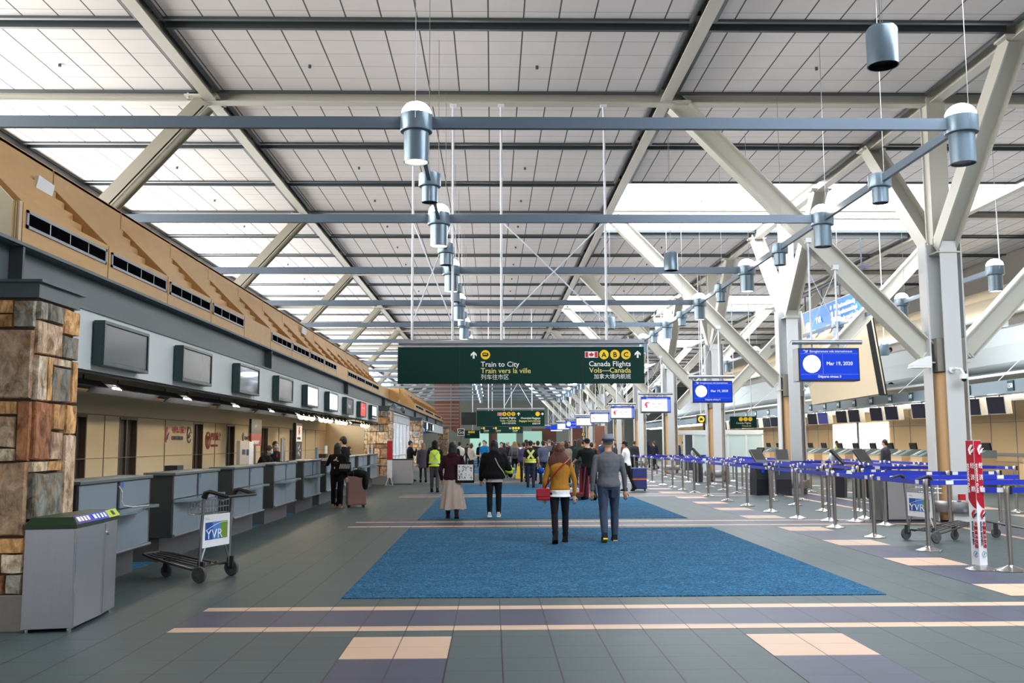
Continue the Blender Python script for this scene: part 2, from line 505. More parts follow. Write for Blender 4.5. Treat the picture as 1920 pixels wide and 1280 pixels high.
# roof deck in strips, open above the glazing
roof = MB()
for k in range(-9, 31):
    yb = YC + step * k
    for x0, x1 in zones:
        if not is_sky(yb, x0):
            roof.box(x0 - 0.3, x1 + 0.3, yb, yb + step, ZC + 0.32, ZC + 0.4)
cei = struct(tiles.build('ceiling', CT))
for nm, mb, mm in (('panel_frame', frames, DARKMET), ('purlin', minor, DARKMET), ('cross_beam', major, CREAM), ('roof_deck', roof, DARKMET)):
    mb.build(nm, mm, cei)
for gx in GX:
    MB().ibeam((gx, -12, ZC + 0.06), (gx, 125, ZC + 0.06), 0.38, 0.24).build('girder', CREAM, cei)
MB().box(-11.95, -11.65, -12, 125, ZC - 0.2, ZC + 0.4).build('edge_beam', DARKMET, cei)
SKYG = mat('daylit_skylight_glass', (245, 250, 255), rough=0.4, emit=SKY_E, ecol=(240, 247, 255))
sg = MB()
for x0, x1, y0, y1 in sky:
    sg.box(x0, x1, y0, y1, ZC + 0.22, ZC + 0.26)
so = struct(sg.build('window_1', SKYG))
fr = MB()
for x0, x1, y0, y1 in sky:
    fr.box(x0, x1, y0 - 0.04, y0 + 0.04, ZC + 0.1, ZC + 0.2)
fr.build('window_frame', WHITEP, so)
# sprinkler heads
sp = MB()
for k in range(0, 10):
    for x in (-8.5, -3.6, 0.9, 6.5):
        y = YC - 1.7 + step * k
        sp.cyl((x, y, ZC + 0.03), (x, y, ZC - 0.03), 0.03, n=8)
sp.build('sprinkler_head', DARKMET, cei)

# left side: clerestory glazing above the timber wall
SIDEG = mat('daylit_clerestory_glass', (248, 250, 250), rough=0.4, emit=SIDE_E, ecol=(252, 251, 246))
g = struct(MB().box(-12.9, -12.8, 3, 120, 5.6, 9.2).build('window_2', SIDEG))
struct(MB().box(-13.1, -12.95, -13, 124, 0, 5.6).build('wall_left_outer', WHITEP))

# ends
struct(MB().box(-13, 26, 126, 126.3, 0, 9.6).build('wall_far', mat('grey_green_wall', (92, 96, 90), rough=0.7, noise_s=2, noise_a=0.1)))
struct(MB().box(26, 26.3, -13, 126, 0, 9.6).build('wall_right_outer', mat('grey_plaster', (150, 146, 138), rough=0.8)))  # outer wall in plain grey plaster
# ---------------------------------------------------------------- left side
XB = -4.6
near_word = lambda k, what: ('nearest the camera' if k == 0 else '%s %s from the camera' % (ordn[k], what))

# steel girder carrying the timber wall
def edge_girder(y0, y1, label, stiff):
    t = thing('steel_girder', label, 'beam', (XB, y0, 3.17))
    L = y1 - y0
    m = MB(); m.box(-0.30, 0.0, 0, L, 0.40, 0.44); m.box(-0.34, 0.05, 0, L, 0.405, 0.44); m.box(-0.30, 0.0, 0, L, 0.0, 0.03)
    m.box(-0.30, -0.10, 0, L, 0.03, 0.40)
    m.build('beam_body', BEAMGREY, t, bevel=0.004)
    for s in stiff:
        MB().box(-0.10, 0.035, s - y0 - 0.02, s - y0 + 0.02, 0.03, 0.402).build('stiffener', DARKMET, t)
edge_girder(-2, 41.6, 'long grey steel girder under the timber wall, over the left counters', [9.25, 19.78, 30.31, 40.84])
edge_girder(41.65, 90, 'far grey steel girder under the timber wall beyond the glass doors', [50, 57.4, 68, 78.5])

# white fascia with screens
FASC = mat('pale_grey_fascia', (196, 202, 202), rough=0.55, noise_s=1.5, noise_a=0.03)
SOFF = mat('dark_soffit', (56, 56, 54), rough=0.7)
def fascia(y0, y1, lab):
    t = thing('bulkhead_fascia', lab, 'fascia', (XB, y0, 2.5)); L = y1 - y0
    MB().box(-0.06, -0.02, 0, L, 0.0, 0.67).build('face_panel', FASC, t)
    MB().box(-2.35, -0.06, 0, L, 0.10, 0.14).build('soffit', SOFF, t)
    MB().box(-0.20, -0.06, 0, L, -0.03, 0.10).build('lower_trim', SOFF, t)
    m = MB()
    for k in range(int(L / 9.4) + 1): m.box(-0.021, -0.018, k * 9.4 + 8.9, k * 9.4 + 8.92, 0.02, 0.66)
    m.build('joint', DARKMET, t)
fascia(9.66, 38.85, 'pale grey bulkhead fascia with wall screens above the left counters')
fascia(58.6, 89.9, 'far pale grey bulkhead fascia beyond the glass doors')

FRAMEG = mat('dark_green_frame', (38, 62, 62), rough=0.35)
SCROFF = mat('switched_off_screen', (78, 82, 84), rough=0.25)
SCRW = mat('lit_white_screen', (250, 250, 250), emit=1.6, ecol=(255, 254, 246))
SCRR = mat('lit_red_screen', (214, 44, 40), emit=0.9)
SCRD = mat('dim_glossy_screen', (150, 156, 170), rough=0.05, metal=0.85)
SCRK = mat('dark_lit_screen', (52, 54, 62), rough=0.3, emit=0.12)
kinds = ['off', 'off', 'gloss', 'off', 'white', 'white', 'dark', 'red', 'strip']
klab = {'off': 'switched-off grey wall screen', 'gloss': 'glossy wall screen mirroring the bright roof',
        'white': 'blank white lit wall screen', 'dark': 'dark wall screen with a white word', 'red': 'red wall screen',
        'strip': 'lit white screen with dark lower strip'}
place_ = ['nearest the camera', 'second from the stone pillar', 'third from the stone pillar', 'just past the glossy one',
          'the nearer such one', 'the farther such one', 'just before the red one', 'between dark and last screens', 'farthest of the near fascia']
def wall_screen(y, kind, lab, grp='framed screens on the left fascia'):
    t = thing('wall_screen', lab, 'screen', (XB + 0.0, y, 2.56), 0, grp)
    wd, h, d = 1.44, 0.52, 0.11
    m = MB(); m.box(0, d, 0, wd, 0.0, h)
    m.box(d, d + 0.02, 0, wd, h - 0.04, h); m.box(d, d + 0.02, 0, wd, 0, 0.04); m.box(d, d + 0.02, 0, 0.04, 0.04, h - 0.04); m.box(d, d + 0.02, wd - 0.04, wd, 0.04, h - 0.04)
    m.build('frame', FRAMEG, t, bevel=0.004)
    sm = {'off': SCROFF, 'gloss': SCRD, 'white': SCRW, 'dark': SCRK, 'red': SCRR, 'strip': SCRW}[kind]
    s = MB().box(d - 0.005, d + 0.006, 0.05, wd - 0.05, 0.05, h - 0.05).build('display', sm, t)
    if kind == 'red': text('行', 0.26, WHITEG, s, (d + 0.012, 0.3, 0.4), SIDE); text('中国', 0.14, WHITEG, s, (d + 0.012, 0.75, 0.33), SIDE)
    if kind == 'dark': text('hainan', 0.2, WHITEG, s, (d + 0.012, 0.35, 0.34), SIDE)
    if kind == 'strip': MB().box(d + .006, d + 0.01, 0.1, wd - 0.1, 0.06, 0.14).build('caption_strip', BLACK, s)
for i, kd in enumerate(kinds):
    wall_screen(10.72 + 3.12 * i + (0.3 if i < 1 else 0), kd, '%s over the left counters, %s' % (klab[kd], place_[i]))
for i in range(4):
    wall_screen(62 + 3.3 * i, 'white' if i % 2 else 'off', '%s wall screen on the far fascia beyond the glass doors, %s' % ('lit white' if i % 2 else 'dark', ['first', 'second', 'third', 'last'][i]), 'framed screens on the far fascia')

# timber wall of plywood louvres
def timber(y0, y1, label, vents=True, pale=True):
    t = thing('timber_louvre_wall', label, 'timber wall', (XB, y0, 3.62))
    PS = P / 5
    n = int(round((y1 - y0) / PS))
    for i in range(n):
        a = i * PS + 0.012; b = (i + 1) * PS - 0.012
        o = MB().box(-0.05, 0.0, a, b, 0.0, 0.40).build('lower_panel', PLY, t)
        if (i - 0) % 5 != 4 - PH and vents:
            f = MB(); zz0, zz1 = 0.16, 0.34
            f.box(0.0, 0.014, a + 0.06, b - 0.06, zz1 - 0.03, zz1); f.box(0.0, 0.014, a + 0.06, b - 0.06, zz0, zz0 + 0.03)
            f.box(0.0, 0.014, a + 0.06, a + 0.10, zz0, zz1); f.box(0.0, 0.014, b - 0.10, b - 0.06, zz0, zz1)
            v = f.build('vent_frame', mat('vent_grey', (124, 128, 138), rough=0.4), o)
            h = MB(); h.box(0.001, 0.006, a + 0.1, b - 0.1, zz0 + 0.03, zz1 - 0.03)
            for q in range(1, 4): h.box(0.006, 0.009, a + 0.1 + q * (b - a - .2) / 4 - .006, a + 0.1 + q * (b - a - .2) / 4 + .006, zz0 + .03, zz1 - .03, mi=1)
            h.build('grille', [mat('vent_void', (10, 10, 12), rough=.95, spec=0.0), STEEL], o)
        MB().box(-0.75, -0.70, a, b, 1.05, 1.34).build('upper_panel', PLY, t)
        # raking fin
        if True:
            y = i * PS
            fin = MB()
            M = Matrix(((1, 0, 0, 0), (0, 0, 1, y - 0.012), (0, 1, 0, 0), (0, 0, 0, 1)))
            fin.mprism([(-0.01, 0.38), (-0.02, 0.42), (-0.66, 1.07), (-0.95, 1.07), (-0.95, 0.3), (-0.05, 0.3)], 0.03, M)
            fin.build('fin', PLYD, t)
    for k in range(5):
        x = -0.215 - 0.108 * k; z = 0.39 + 0.135 * k
        m = MB()
        for i in range(n):
            a = i * PS + 0.03; b = (i + 1) * PS - 0.03
            m.box(x - 0.02, x, a, b, z, z + 0.12)
            m.box(x - 0.125, x - 0.02, a, b, z + 0.095, z + 0.12)
        m.build('slat', PLY, t)
    MB().box(-0.98, -0.94, 0, n * PS, 0.0, 1.3).build('backing', PLYD, t)
    M = Matrix(((1, 0, 0, 0), (0, 0, 1, -0.05), (0, 1, 0, 0), (0, 0, 0, 1)))
    eb = MB().mprism([(-.07, 0.0), (-0.07, 0.40), (-0.70, 1.07), (-0.70, 1.30), (-0.98, 1.30), (-0.98, 0)], 0.03, M).build('end_board', mat('pale_end_board', (244, 232, 206), rough=.6) if pale else PLY, t)
    for q in range(3): MB().box(-0.068 + .024 * q, -0.05 + .024 * q, -0.06, -0.0, 0.0, 0.40).build('ply_edge', mat('ply_edge_%d' % q, (224 - 14 * q, 190 - 10 * q, 140), rough=.6), eb)
    MB().box(-0.98, -0.70, 0, n * PS, 1.30, 1.33).build('cap_board', PLY, t)
    MB().box(-0.94, -0.05, 0, n * PS, 0.0, 0.02).build('sill', PLYD, t)
    return t
PH = 0
timber(9.25 + 0.0, 9.25 + P / 5 * 15, 'long birch plywood louvre wall with vent slots above the left counters')
PH = 1
timber(57.5, 57.5 + P / 5 * 15, 'far birch plywood louvre wall beyond the glass doors', pale=False)
o = MB().box(-6.3, -6.2, 40.9, 57.3, 3.6, 4.9).box(-6.3, -5.6, 57.3, 57.4, 3.6, 4.95).build('timber_wall_panel', PLY); tag(o, 'flat plywood wall set back above the glass doors', 'timber panel')
# bright stair enclosure before the timber wall
o = MB().box(-7.6, -5.1, 3.0, 9.0, 3.62, 6.2).build('wall_left_near', mat('white_plaster', (236, 228, 208), rough=0.8)); struct(o)
MB().box(-5.1, -5.06, 8.0, 9.0, 4.1, 4.25).build('ledge', PLY, o)

def wifi_box(x, y, z, lab):
    t = thing('antenna_box', lab, 'antenna box', (x, y, z))
    MB().cbox((0.05, 0, 0), (0.06, 0.26, 0.2), rz=-0.3, rx=-0.25).build('case', mat('antenna_white', (228, 228, 232), rough=0.5), t, bevel=0.012)
    MB().cyl((-0.08, 0, 0), (0.03, 0, 0), 0.02).build('bracket', DARKMET, t)
    m = MB()
    for q in range(4): m.cyl((0.05, -0.06 + q * .035, -0.10), (0.05, -0.06 + q * .035, -0.15), 0.006, n=6)
    m.build('connector', DARKMET, t)
wifi_box(-5.27, 10.95, 4.62, 'white antenna box with short cables on the upper timber panel at left')
wifi_box(-5.27, 26.3, 4.75, 'small white box on the upper timber panel, far along the wall')

# stone pillars
STONE = tint_mat('field_stone', nscale=4.2, amt=0.42, bump=1.0, stretch=(1.8, 1.8, 1.1))
MORTAR = mat('dark_mortar', (92, 78, 64), rough=0.95)
CONC = mat('cast_concrete', (124, 120, 116), rough=0.85, noise_s=9, noise_a=0.2, bump=0.3)
TINTS = [(166, 140, 114), (150, 148, 138), (196, 150, 96), (122, 124, 116), (206, 190, 166), (158, 104, 70), (186, 162, 138), (206, 160, 104), (156, 130, 108)]
def stones(mb, rects, face, rnd):
    """rects in metres (u0,u1,z0,z1,colour index); face maps (u, z, out) to a point"""
    for (u0, u1, z0, z1, ci) in rects:
        g = 0.004
        u0 += g; u1 -= g; z0 += g; z1 -= g
        cu, cz = (u0 + u1) / 2, (z0 + z1) / 2
        j = min(u1 - u0, z1 - z0) * 0.055
        pts = []
        for (a, b) in ((u0, z0), ((u0 + u1) / 2, z0), (u1, z0), (u1, (z0 + z1) / 2), (u1, z1), ((u0 + u1) / 2, z1), (u0, z1), (u0, (z0 + z1) / 2)):
            pts.append((a + (cu - a) / max(1e-3, abs(cu - a)) * rnd.uniform(0, j) if abs(cu - a) > 1e-3 else a + rnd.uniform(-j, j) * .5,
                        b + (cz - b) / max(1e-3, abs(cz - b)) * rnd.uniform(0, j) if abs(cz - b) > 1e-3 else b + rnd.uniform(-j, j) * .3))
        out = rnd.uniform(0.028, 0.05)
        tint = srgb(*TINTS[ci]); v = rnd.uniform(0.85, 1.15); tint = tuple(c * v * 1.25 for c in tint)
        base = [face(p[0], p[1], -0.02) for p in pts]
        mid = [face(p[0], p[1], out * 0.6) for p in pts]
        top = [face(cu + (p[0] - cu) * 0.95, cz + (p[1] - cz) * 0.96, out) for p in pts]
        c = [face(cu, cz, out * rnd.uniform(1.0, 1.2))]
        vs = base + mid + top + c; n = 8
        fs = [(i, (i + 1) % n, n + (i + 1) % n, n + i) for i in range(n)] + [(n + i, n + (i + 1) % n, 2 * n + (i + 1) % n, 2 * n + i) for i in range(n)]
        fs += [(2 * n + i, 2 * n + (i + 1) % n, 3 * n) for i in range(n)]
        mb.add(vs, fs, tint)
def auto_rects(w, z0, z1, rnd0):
    class Q:
        choice = staticmethod(rnd0.choice); random = staticmethod(rnd0.random)
        @staticmethod
        def randrange(n): return rnd0.choice([0, 1, 4, 6, 8, 3, 2, 1, 0])
    rnd = Q; out = []; z = z0
    while z < z1 - 0.03:
        h = rnd.choice([0.1, 0.16, 0.3, 0.42, 0.5])
        h = min(h, z1 - z)
        if z1 - z - h < 0.08: h = z1 - z
        u = 0
        while u < w - 0.02:
            ww = rnd.choice([0.14, 0.22, 0.35, 0.5]) if h > 0.15 else rnd.choice([0.12, 0.2, 0.3])
            ww = min(ww, w - u)
            if w - u - ww < 0.1: ww = w - u
            if h > 0.28 and rnd.random() < 0.35:
                out.append((u, u + ww, z, z + h * .35, rnd.randrange(9))); out.append((u, u + ww, z + h * .35, z + h, rnd.randrange(9)))
            else: out.append((u, u + ww, z, z + h, rnd.randrange(9)))
            u += ww
        z += h
    return out
def pillar(y, w, dx, label, custom=False, seed=1):
    rnd = random.Random(seed)
    t = thing('stone_pillar', label, 'stone pillar', (-4.2, y, 0))
    MB().box(-dx, -0.02, 0.02, w - .02, 0.3, 3.0).build('core', MORTAR, t)
    MB().box(-dx - .02, 0.05, -0.05, w + .05, 0.0, 0.32).build('plinth', CONC, t, bevel=0.01)
    mb = MB()
    side = lambda u, z, o: Vector((o, u, z)); front = lambda u, z, o: Vector((-u, -o, z)); back = lambda u, z, o: Vector((-u, w + o, z))
    if custom:
        S = [(0, .16, 2.62, 2.98, 1), (.16, .5, 2.66, 2.98, 3), (.5, .85, 2.5, 2.98, 7), (0, .5, 1.98, 2.64, 6), (.5, .85, 2.2, 2.5, 3), (.5, .85, 1.98, 2.2, 4),
             (0, .14, 1.35, 1.98, 4), (.14, .24, 1.7, 1.98, 7), (.24, .85, 1.86, 1.98, 2), (.24, .85, 1.3, 1.86, 3), (.14, .24, 1.3, 1.7, 8),
             (0, .36, .78, 1.32, 5), (.36, .62, .9, 1.3, 2), (.62, .85, .62, 1.3, 4), (.36, .62, .78, .9, 4)]
        S = []
        z = 0.32
        S = [(0, .2, .32, .5, 5), (.2, .5, .32, .5, 2), (.5, .85, .32, .48, 4), (0, .4, .5, .78, 2), (.4, .85, .48, .78, 7),
             (0, .18, .78, .96, 6), (.18, .46, .78, .96, 7), (.46, .85, .78, .9, 5), (.46, .85, .9, .96, 4),
             (0, .6, .96, 1.4, 3), (.6, .85, .96, 1.75, 6), (0, .3, 1.4, 1.5, 4), (.3, .6, 1.4, 1.5, 7),
             (0, .34, 1.5, 2.05, 5), (.34, .6, 1.5, 1.78, 6), (.34, .6, 1.78, 2.05, 2), (.6, .85, 1.75, 2.05, 7),
             (0, .2, 2.05, 2.48, 4), (.2, .3, 2.05, 2.48, 7), (.3, .72, 2.05, 2.4, 3), (.72, .85, 2.05, 2.48, 2), (.3, .72, 2.4, 2.48, 4),
             (0, .5, 2.48, 2.8, 6), (.5, .85, 2.48, 2.72, 3), (0, .16, 2.8, 2.98, 1), (.16, .48, 2.8, 2.98, 3), (.48, .85, 2.72, 2.98, 7)]
        Fr = [(0, .42, 2.05, 2.72, 6), (.42, 1.2, 2.05, 2.72, 8), (0, .2, 2.72, 2.98, 1), (.2, .4, 2.85, 2.98, 7), (.2, .4, 2.72, 2.85, 2), (.4, 1.2, 2.85, 2.98, 2), (.4, 1.2, 2.72, 2.85, 7),
              (0, .12, 1.5, 2.05, 5), (.12, .4, 1.92, 2.05, 7), (.12, .45, 1.62, 1.92, 6), (.12, .3, 1.5, 1.62, 4), (.45, 1.2, 1.92, 2.05, 2), (.45, 1.2, 1.5, 1.92, 8), (.3, .45, 1.5, 1.62, 4),
              (0, .34, .82, 1.5, 0), (.34, .5, 1.3, 1.5, 4), (.34, .5, 1.1, 1.3, 8), (.34, .5, .82, 1.1, 4), (.5, 1.2, .82, 1.5, 6),
              (0, .4, .68, .82, 7), (.4, 1.2, .62, .82, 8), (0, .2, .5, .68, 4), (.2, .4, .5, .68, 0), (.4, 1.2, .32, .62, 5), (0, .15, .32, .5, 1), (.15, .4, .32, .5, 5)]
    else:
        S = auto_rects(w, .32, 2.98, rnd); Fr = auto_rects(dx, .32, 2.98, rnd)
    stones(mb, S, side, rnd); stones(mb, Fr, front, rnd)
    mb.build('stonework', STONE, t)
    m = MB(); m.box(-dx - .05, 0.07, -0.07, w + .05, 3.14, 3.165); m.box(-dx - .0, 0.03, -0.03, w + .0, 3.0, 3.14)
    m.build('steel_cap', BEAMGREY, t)
    return t
pillar(8.80, .85, 1.25, 'multicoloured stone pillar at the left edge, behind the recycling bin', True, 3)
pillar(38.9, 1.6, 1.0, 'stone pillar at the far end of the left counters, beside the glass doors', False, 5)
pillar(56.6, 1.0, 0.9, 'narrow stone pillar on the far side of the glass doors', False, 8)
pillar(90.0, 1.2, 0.9, 'farthest stone pillar past the far fascia on the left', False, 9)

# back wall with dark doorways
BW = mat('beige_wall_panel', (214, 194, 158), rough=0.7, noise_s=1, noise_a=0.03)
wm = MB(); y = 9.9
openings = [(16.05, 16.65), (18.1, 19.0), (22.55, 23.3), (25.35, 26.15), (29.1, 30.0), (33.2, 34.2)]
for a, b in openings:
    wm.box(-7.1, -7.0, y, a, 0, 2.62); wm.box(-7.1, -7.0, a, b, 2.16, 2.62); y = b
wm.box(-7.1, -7.0, y, 40.5, 0, 2.62); wm.box(-7.0, -4.9, 40.4, 40.5, 0, 2.62); wm.box(-7.0, -5.4, 9.7, 9.8, 0, 2.62)
wl = struct(wm.build('wall_left', BW))
m = MB(); m.box(-7.0, -6.985, 9.9, 40.4, 2.17, 2.185); m.box(-7.0, -6.985, 9.9, 40.4, 1.40, 1.412)
for yy in (11.5, 13, 14.5, 17.4, 20.6, 24.3, 27.6, 31.5, 36, 38): m.box(-7.0, -6.985, yy, yy + .012, 0, 2.17)
m.build('panel_joint', mat('joint_brown', (140, 122, 98), rough=0.8), wl)  # thin brown joint strips between the beige panels
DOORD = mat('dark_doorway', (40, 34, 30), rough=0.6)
for i, (a, b) in enumerate(openings):
    o = MB().box(-7.16, -7.08, a + .01, b - .01, 0.0, 2.12).build('door_%d' % (i + 1), DOORD); struct(o)
    m = MB(); m.box(-7.08, -6.99, a, a + .04, 0, 2.16); m.box(-7.08, -6.99, b - .04, b, 0, 2.16); m.box(-7.08, -6.99, a, b, 2.12, 2.16)
    m.box(-7.075, -7.05, a + (b - a) * .55, a + (b - a) * .6, 0, 2.12)
    m.build('door_frame', mat('bronze_frame', (86, 70, 56), rough=0.5), o)
SIGNRED = mat('sign_red', (188, 26, 34), rough=0.5); NAVY = mat('sign_navy', (30, 32, 74), rough=0.5); MAROON = mat('sign_maroon', (146, 24, 30), rough=0.5)
# wall logos
t = thing('airline_logo', 'red and navy airline logo with a swallow and a globe emblem on the beige wall', 'logo', (-6.99, 20.6, 1.7))
def swallow(parent, s, loc, rot=SIDE, m1=None, m2=None, name='bird_emblem'):
    M = Matrix.Translation(Vector(loc)) @ Euler(rot).to_matrix().to_4x4()
    a = MB()
    a.mprism([(.30 * s, .95 * s), (.05 * s, .62 * s), (0, .45 * s), (.12 * s, .0), (.30 * s, -.05 * s), (.20 * s, .35 * s), (.25 * s, .5 * s), (.55 * s, .95 * s)], .01, M)
    b = MB(); b.mprism([(.28 * s, .1 * s), (.36 * s, .42 * s), (.75 * s, .62 * s), (.55 * s, .4 * s), (.45 * s, .18 * s)], .011, M)
    a.build(name, m1 or SIGNRED, parent); b.build('wing_emblem', m2 or NAVY, parent)
swallow(t, .34, (0, 0, 0))
text('中国东方航空', 0.17, SIGNRED, t, (0, .42, .33), SIDE, 'characters', sx=.95, bold=.004)
text('CHINA EASTERN', 0.12, NAVY, t, (0, .42, .13), SIDE, 'latin_name', sx=.85, bold=.003)
m = MB()
for q in range(14):
    a0 = 2 * math.pi * q / 16 + .4; m.cbox((0.005, 1.62 + .13 * math.cos(a0), .16 + .17 * math.sin(a0)), (.01, .055, .03), rx=a0 + 1.57)
m.cbox((.005, 1.6, .16), (.01, .16, .03), rx=.7); m.cbox((.005, 1.64, .12), (.01, .12, .03), rx=.5)
m.build('globe_emblem', NAVY, t)
t = thing('airline_logo', 'dark red airline logo with a round emblem on the beige wall', 'logo', (-6.99, 23.5, 1.62))
m = MB()
for q in range(20):
    a0 = 2 * math.pi * q / 20; m.cbox((0.005, .2 + .17 * math.cos(a0), .12 + .19 * math.sin(a0)), (.01, .07, .045), rx=a0 + 1.57)
m.cbox((.005, .2, .1), (.01, .04, .26)); m.cbox((.005, .13, .16), (.01, .04, .2), rx=.6); m.cbox((.005, .27, .16), (.01, .04, .2), rx=-.6); m.cbox((.005, .2, -.02), (.01, .2, .04))
m.build('round_emblem', MAROON, t)
text('四川航空', .22, MAROON, t, (0, .44, .3), SIDE, 'characters', bold=.004)
text('SICHUAN AIRLINES', .075, MAROON, t, (0, .44, .02), SIDE, 'latin_name', sx=.95, bold=.003)
t = thing('airline_logo', 'small black wall logo half hidden behind the leaflet rack', 'logo', (-6.99, 26.9, 1.74))
MB().ell((0, .12, .08), (.012, .1, .16)).build('round_emblem', BLACK, t); text('Capital Airlines', .14, BLACK, t, (0, .28, .14), SIDE, 'latin_name', bold=.004)

# check-in counters
CG = mat('counter_grey_laminate', (118, 132, 142), rough=0.4, noise_s=2, noise_a=0.03)
CD = mat('counter_dark_end', (48, 54, 56), rough=0.5); CT2 = mat('counter_worktop', (84, 94, 98), rough=0.35)
KICK = mat('counter_kick_steel', (92, 90, 94), rough=0.45, metal=0.4); BUMP = mat('bumper_rail', (120, 122, 134), rough=0.3, metal=0.4)
def counter(loc, lab):
    t = thing('check_in_counter', lab, 'counter', loc, 0, 'grey check-in counters along the left wall')
    MB().box(-0.37, -0.03, 0.0, 2.16, 0.34, 1.21).build('body', CD, t)
    a = MB(); a.box(-0.03, 0.0, 0.02, 1.06, 0.88, 1.20); a.box(-0.03, 0.0, 1.17, 2.15, 0.88, 1.20)
    a.box(-0.03, 0.0, 0.02, 1.115, 0.38, 0.83); a.box(-0.03, 0.0, 1.125, 2.15, 0.38, 0.83)
    a.build('front_panel', CG, t, bevel=0.003)
    MB().box(-0.42, 0.03, -0.04, 2.2, 1.21, 1.25).build('worktop', CT2, t, bevel=0.006)
    sh = [(-0.02, 0.0)] + [(0.03 + 0.22 * math.sin(math.pi * min(1, q / 16)) ** .6, 0.02 + 2.2 * q / 20) for q in range(0, 19)] + [(0.12, 2.2), (-0.02, 2.2)]
    MB().prism(sh, 0.83, 0.87).build('shelf', mat('counter_shelf', (104, 122, 128), rough=0.25), t, bevel=0.004)
    MB().cyl((0.015, 0.0, 0.365), (0.015, 2.18, 0.365), 0.022, n=12).build('bumper_rail', BUMP, t)
    MB().box(-0.60, -0.2, 0.05, 2.2, 0.0, 0.34).build('kick_plate', KICK, t)
    MB().box(-0.028, -0.02, 1.06, 1.17, 0.86, 1.21).build('slot', BLACK, t)
    MB().box(0.0, 0.003, 1.2, 1.26, 1.13, 1.2).build('blue_sticker', mat('sticker_blue', (30, 110, 190), rough=0.5), t)
    m = MB(); m.box(-0.01, 0.006, -0.012, 0.0, 0.34, 1.2); m.box(-0.01, 0.006, 2.15, 2.165, 0.36, 1.2)
    m.build('edge_trim', STEEL, t)
    MB().box(-0.95, -0.62, 0.0, 2.6, 0.0, 0.76).build('low_desk', mat('desk_teal', (52, 62, 66), rough=0.5), t)
    return t
cl = ['nearest, beside the stone pillar', 'second from the stone pillar, behind the luggage cart', 'third from the stone pillar', 'fourth from the stone pillar, below the standing clerk',
      'fifth from the stone pillar, where the couple stands', 'sixth from the stone pillar, behind the couple', 'seventh from the stone pillar', 'eighth from the stone pillar', 'ninth and farthest from the camera']
c0 = counter((-4.5, 10.58, 0), 'grey check-in counter, ' + cl[0])
for i in range(1, 9): dup(c0, (-4.5, 10.58 + 3.12 * i, 0), None, 'grey check-in counter, ' + cl[i])
# cable hanging out of the first slot
o = MB().tube([(-4.5, 11.7, 1.15), (-4.45, 11.68, 1.08), (-4.47, 11.72, .98), (-4.44, 11.7, .92), (-4.4, 11.9, .89), (-4.35, 12.3, .885)], .008, 6).build('cable', mat('cable_white', (200, 200, 200)))
tag(o, 'pale cable hanging from the slot of the nearest counter onto its shelf', 'cable')

# linear reflector lights under the soffit
REFL = mat('reflector_grey', (74, 76, 84), rough=0.4)
def strip_light(loc, lit, lab):
    t = thing('reflector_light', lab, 'light fitting', loc, 0, 'linear reflector lights under the left soffit')
    pr = [(-.30, -.02), (-.2, .06), (-.05, .1), (.1, .08), (.2, 0), (.18, -.01), (.09, .06), (-.05, .08), (-.18, .045), (-.28, -.03)]
    M = Matrix(((1, 0, 0, 0), (0, 0, 1, 0), (0, 1, 0, 0), (0, 0, 0, 1)))
    MB().mprism(pr, 2.5, M).build('reflector', REFL, t)
    MB().cyl((.0, .15, .03), (.0, 1.2, .03), .013).build('tube', mat('tube_lit', (255, 252, 240), emit=60, ecol=(255, 240, 214)), t)
    MB().cyl((.0, 1.26, .03), (.0, 2.35, .03), .013).build('tube', MC['tube_lit'], t)
    MB().cyl((0, .3, .09), (0, .3, .24), .012, n=6).cyl((0, 2.2, .09), (0, 2.2, .24), .012, n=6).build('hanger', DARKMET, t)
    if lit:
        for q in range(3):
            MB().ell((.1, .5 + q * .75, -.02), (.09, .09, .075)).build('globe', mat('warm_globe', (255, 240, 205), emit=22.0, ecol=(255, 232, 186)), t)
            MB().cyl((.1, .5 + q * .75, .05), (.1, .5 + q * .75, .24), .02, n=8).build('stem', DARKMET, t)
    return t
for i in range(10):
    strip_light((-5.15, 9.9 + 3.0 * i, 2.38), i in (5, 6, 7, 9), 'reflector light %s, left soffit, %s' % ('with glowing globes' if i in (5, 6, 7, 9) else 'with a thin white tube', near_word(i, 'fitting')))
for i in range(3):
    strip_light((-5.15, 61 + 3.2 * i, 2.38), True, 'far reflector light with glowing globes beyond the glass doors, %s' % ['first', 'second', 'third'][i])

# glass entrance doors
GL = mat('door_glass', (200, 214, 224), rough=0.05, alpha=0.35, emit=0.0)
t = thing('glass_entrance', 'wide glass entrance doors with pale metal frames between the two stone pillars', 'glass door', (-4.9, 40.8, 0))
m = MB()
for q in range(9): m.box(-.05, .05, q * 1.9, q * 1.9 + .09, 0, 2.9)
m.box(-.06, .06, 0, 15.4, 2.7, 3.12); m.box(-.05, .05, 0, 15.4, 0, .1); m.box(-.05, .05, 0, 15.4, 1.0, 1.06)
m.build('frame', mat('pale_aluminium', (196, 200, 206), rough=0.4), t)
MB().box(-.01, .01, .1, 15.3, .1, 2.7).build('glass_pane', GL, t)
struct(MB().box(-9.4, -9.3, 40.6, 58, 0.0, 3.4).build('window_3', mat('daylit_street_glass', (235, 242, 255), emit=2.6, ecol=(226, 236, 255))))
struct(MB().box(-9.3, -4.9, 40.55, 40.65, 0, 3.5).box(-9.3, -4.9, 57.9, 58, 0, 3.5).build('wall_left_porch', WHITEP))
struct(MB().box(-7.1, -7.0, 58.2, 90, 0, 2.62).build('wall_left_far', BW))

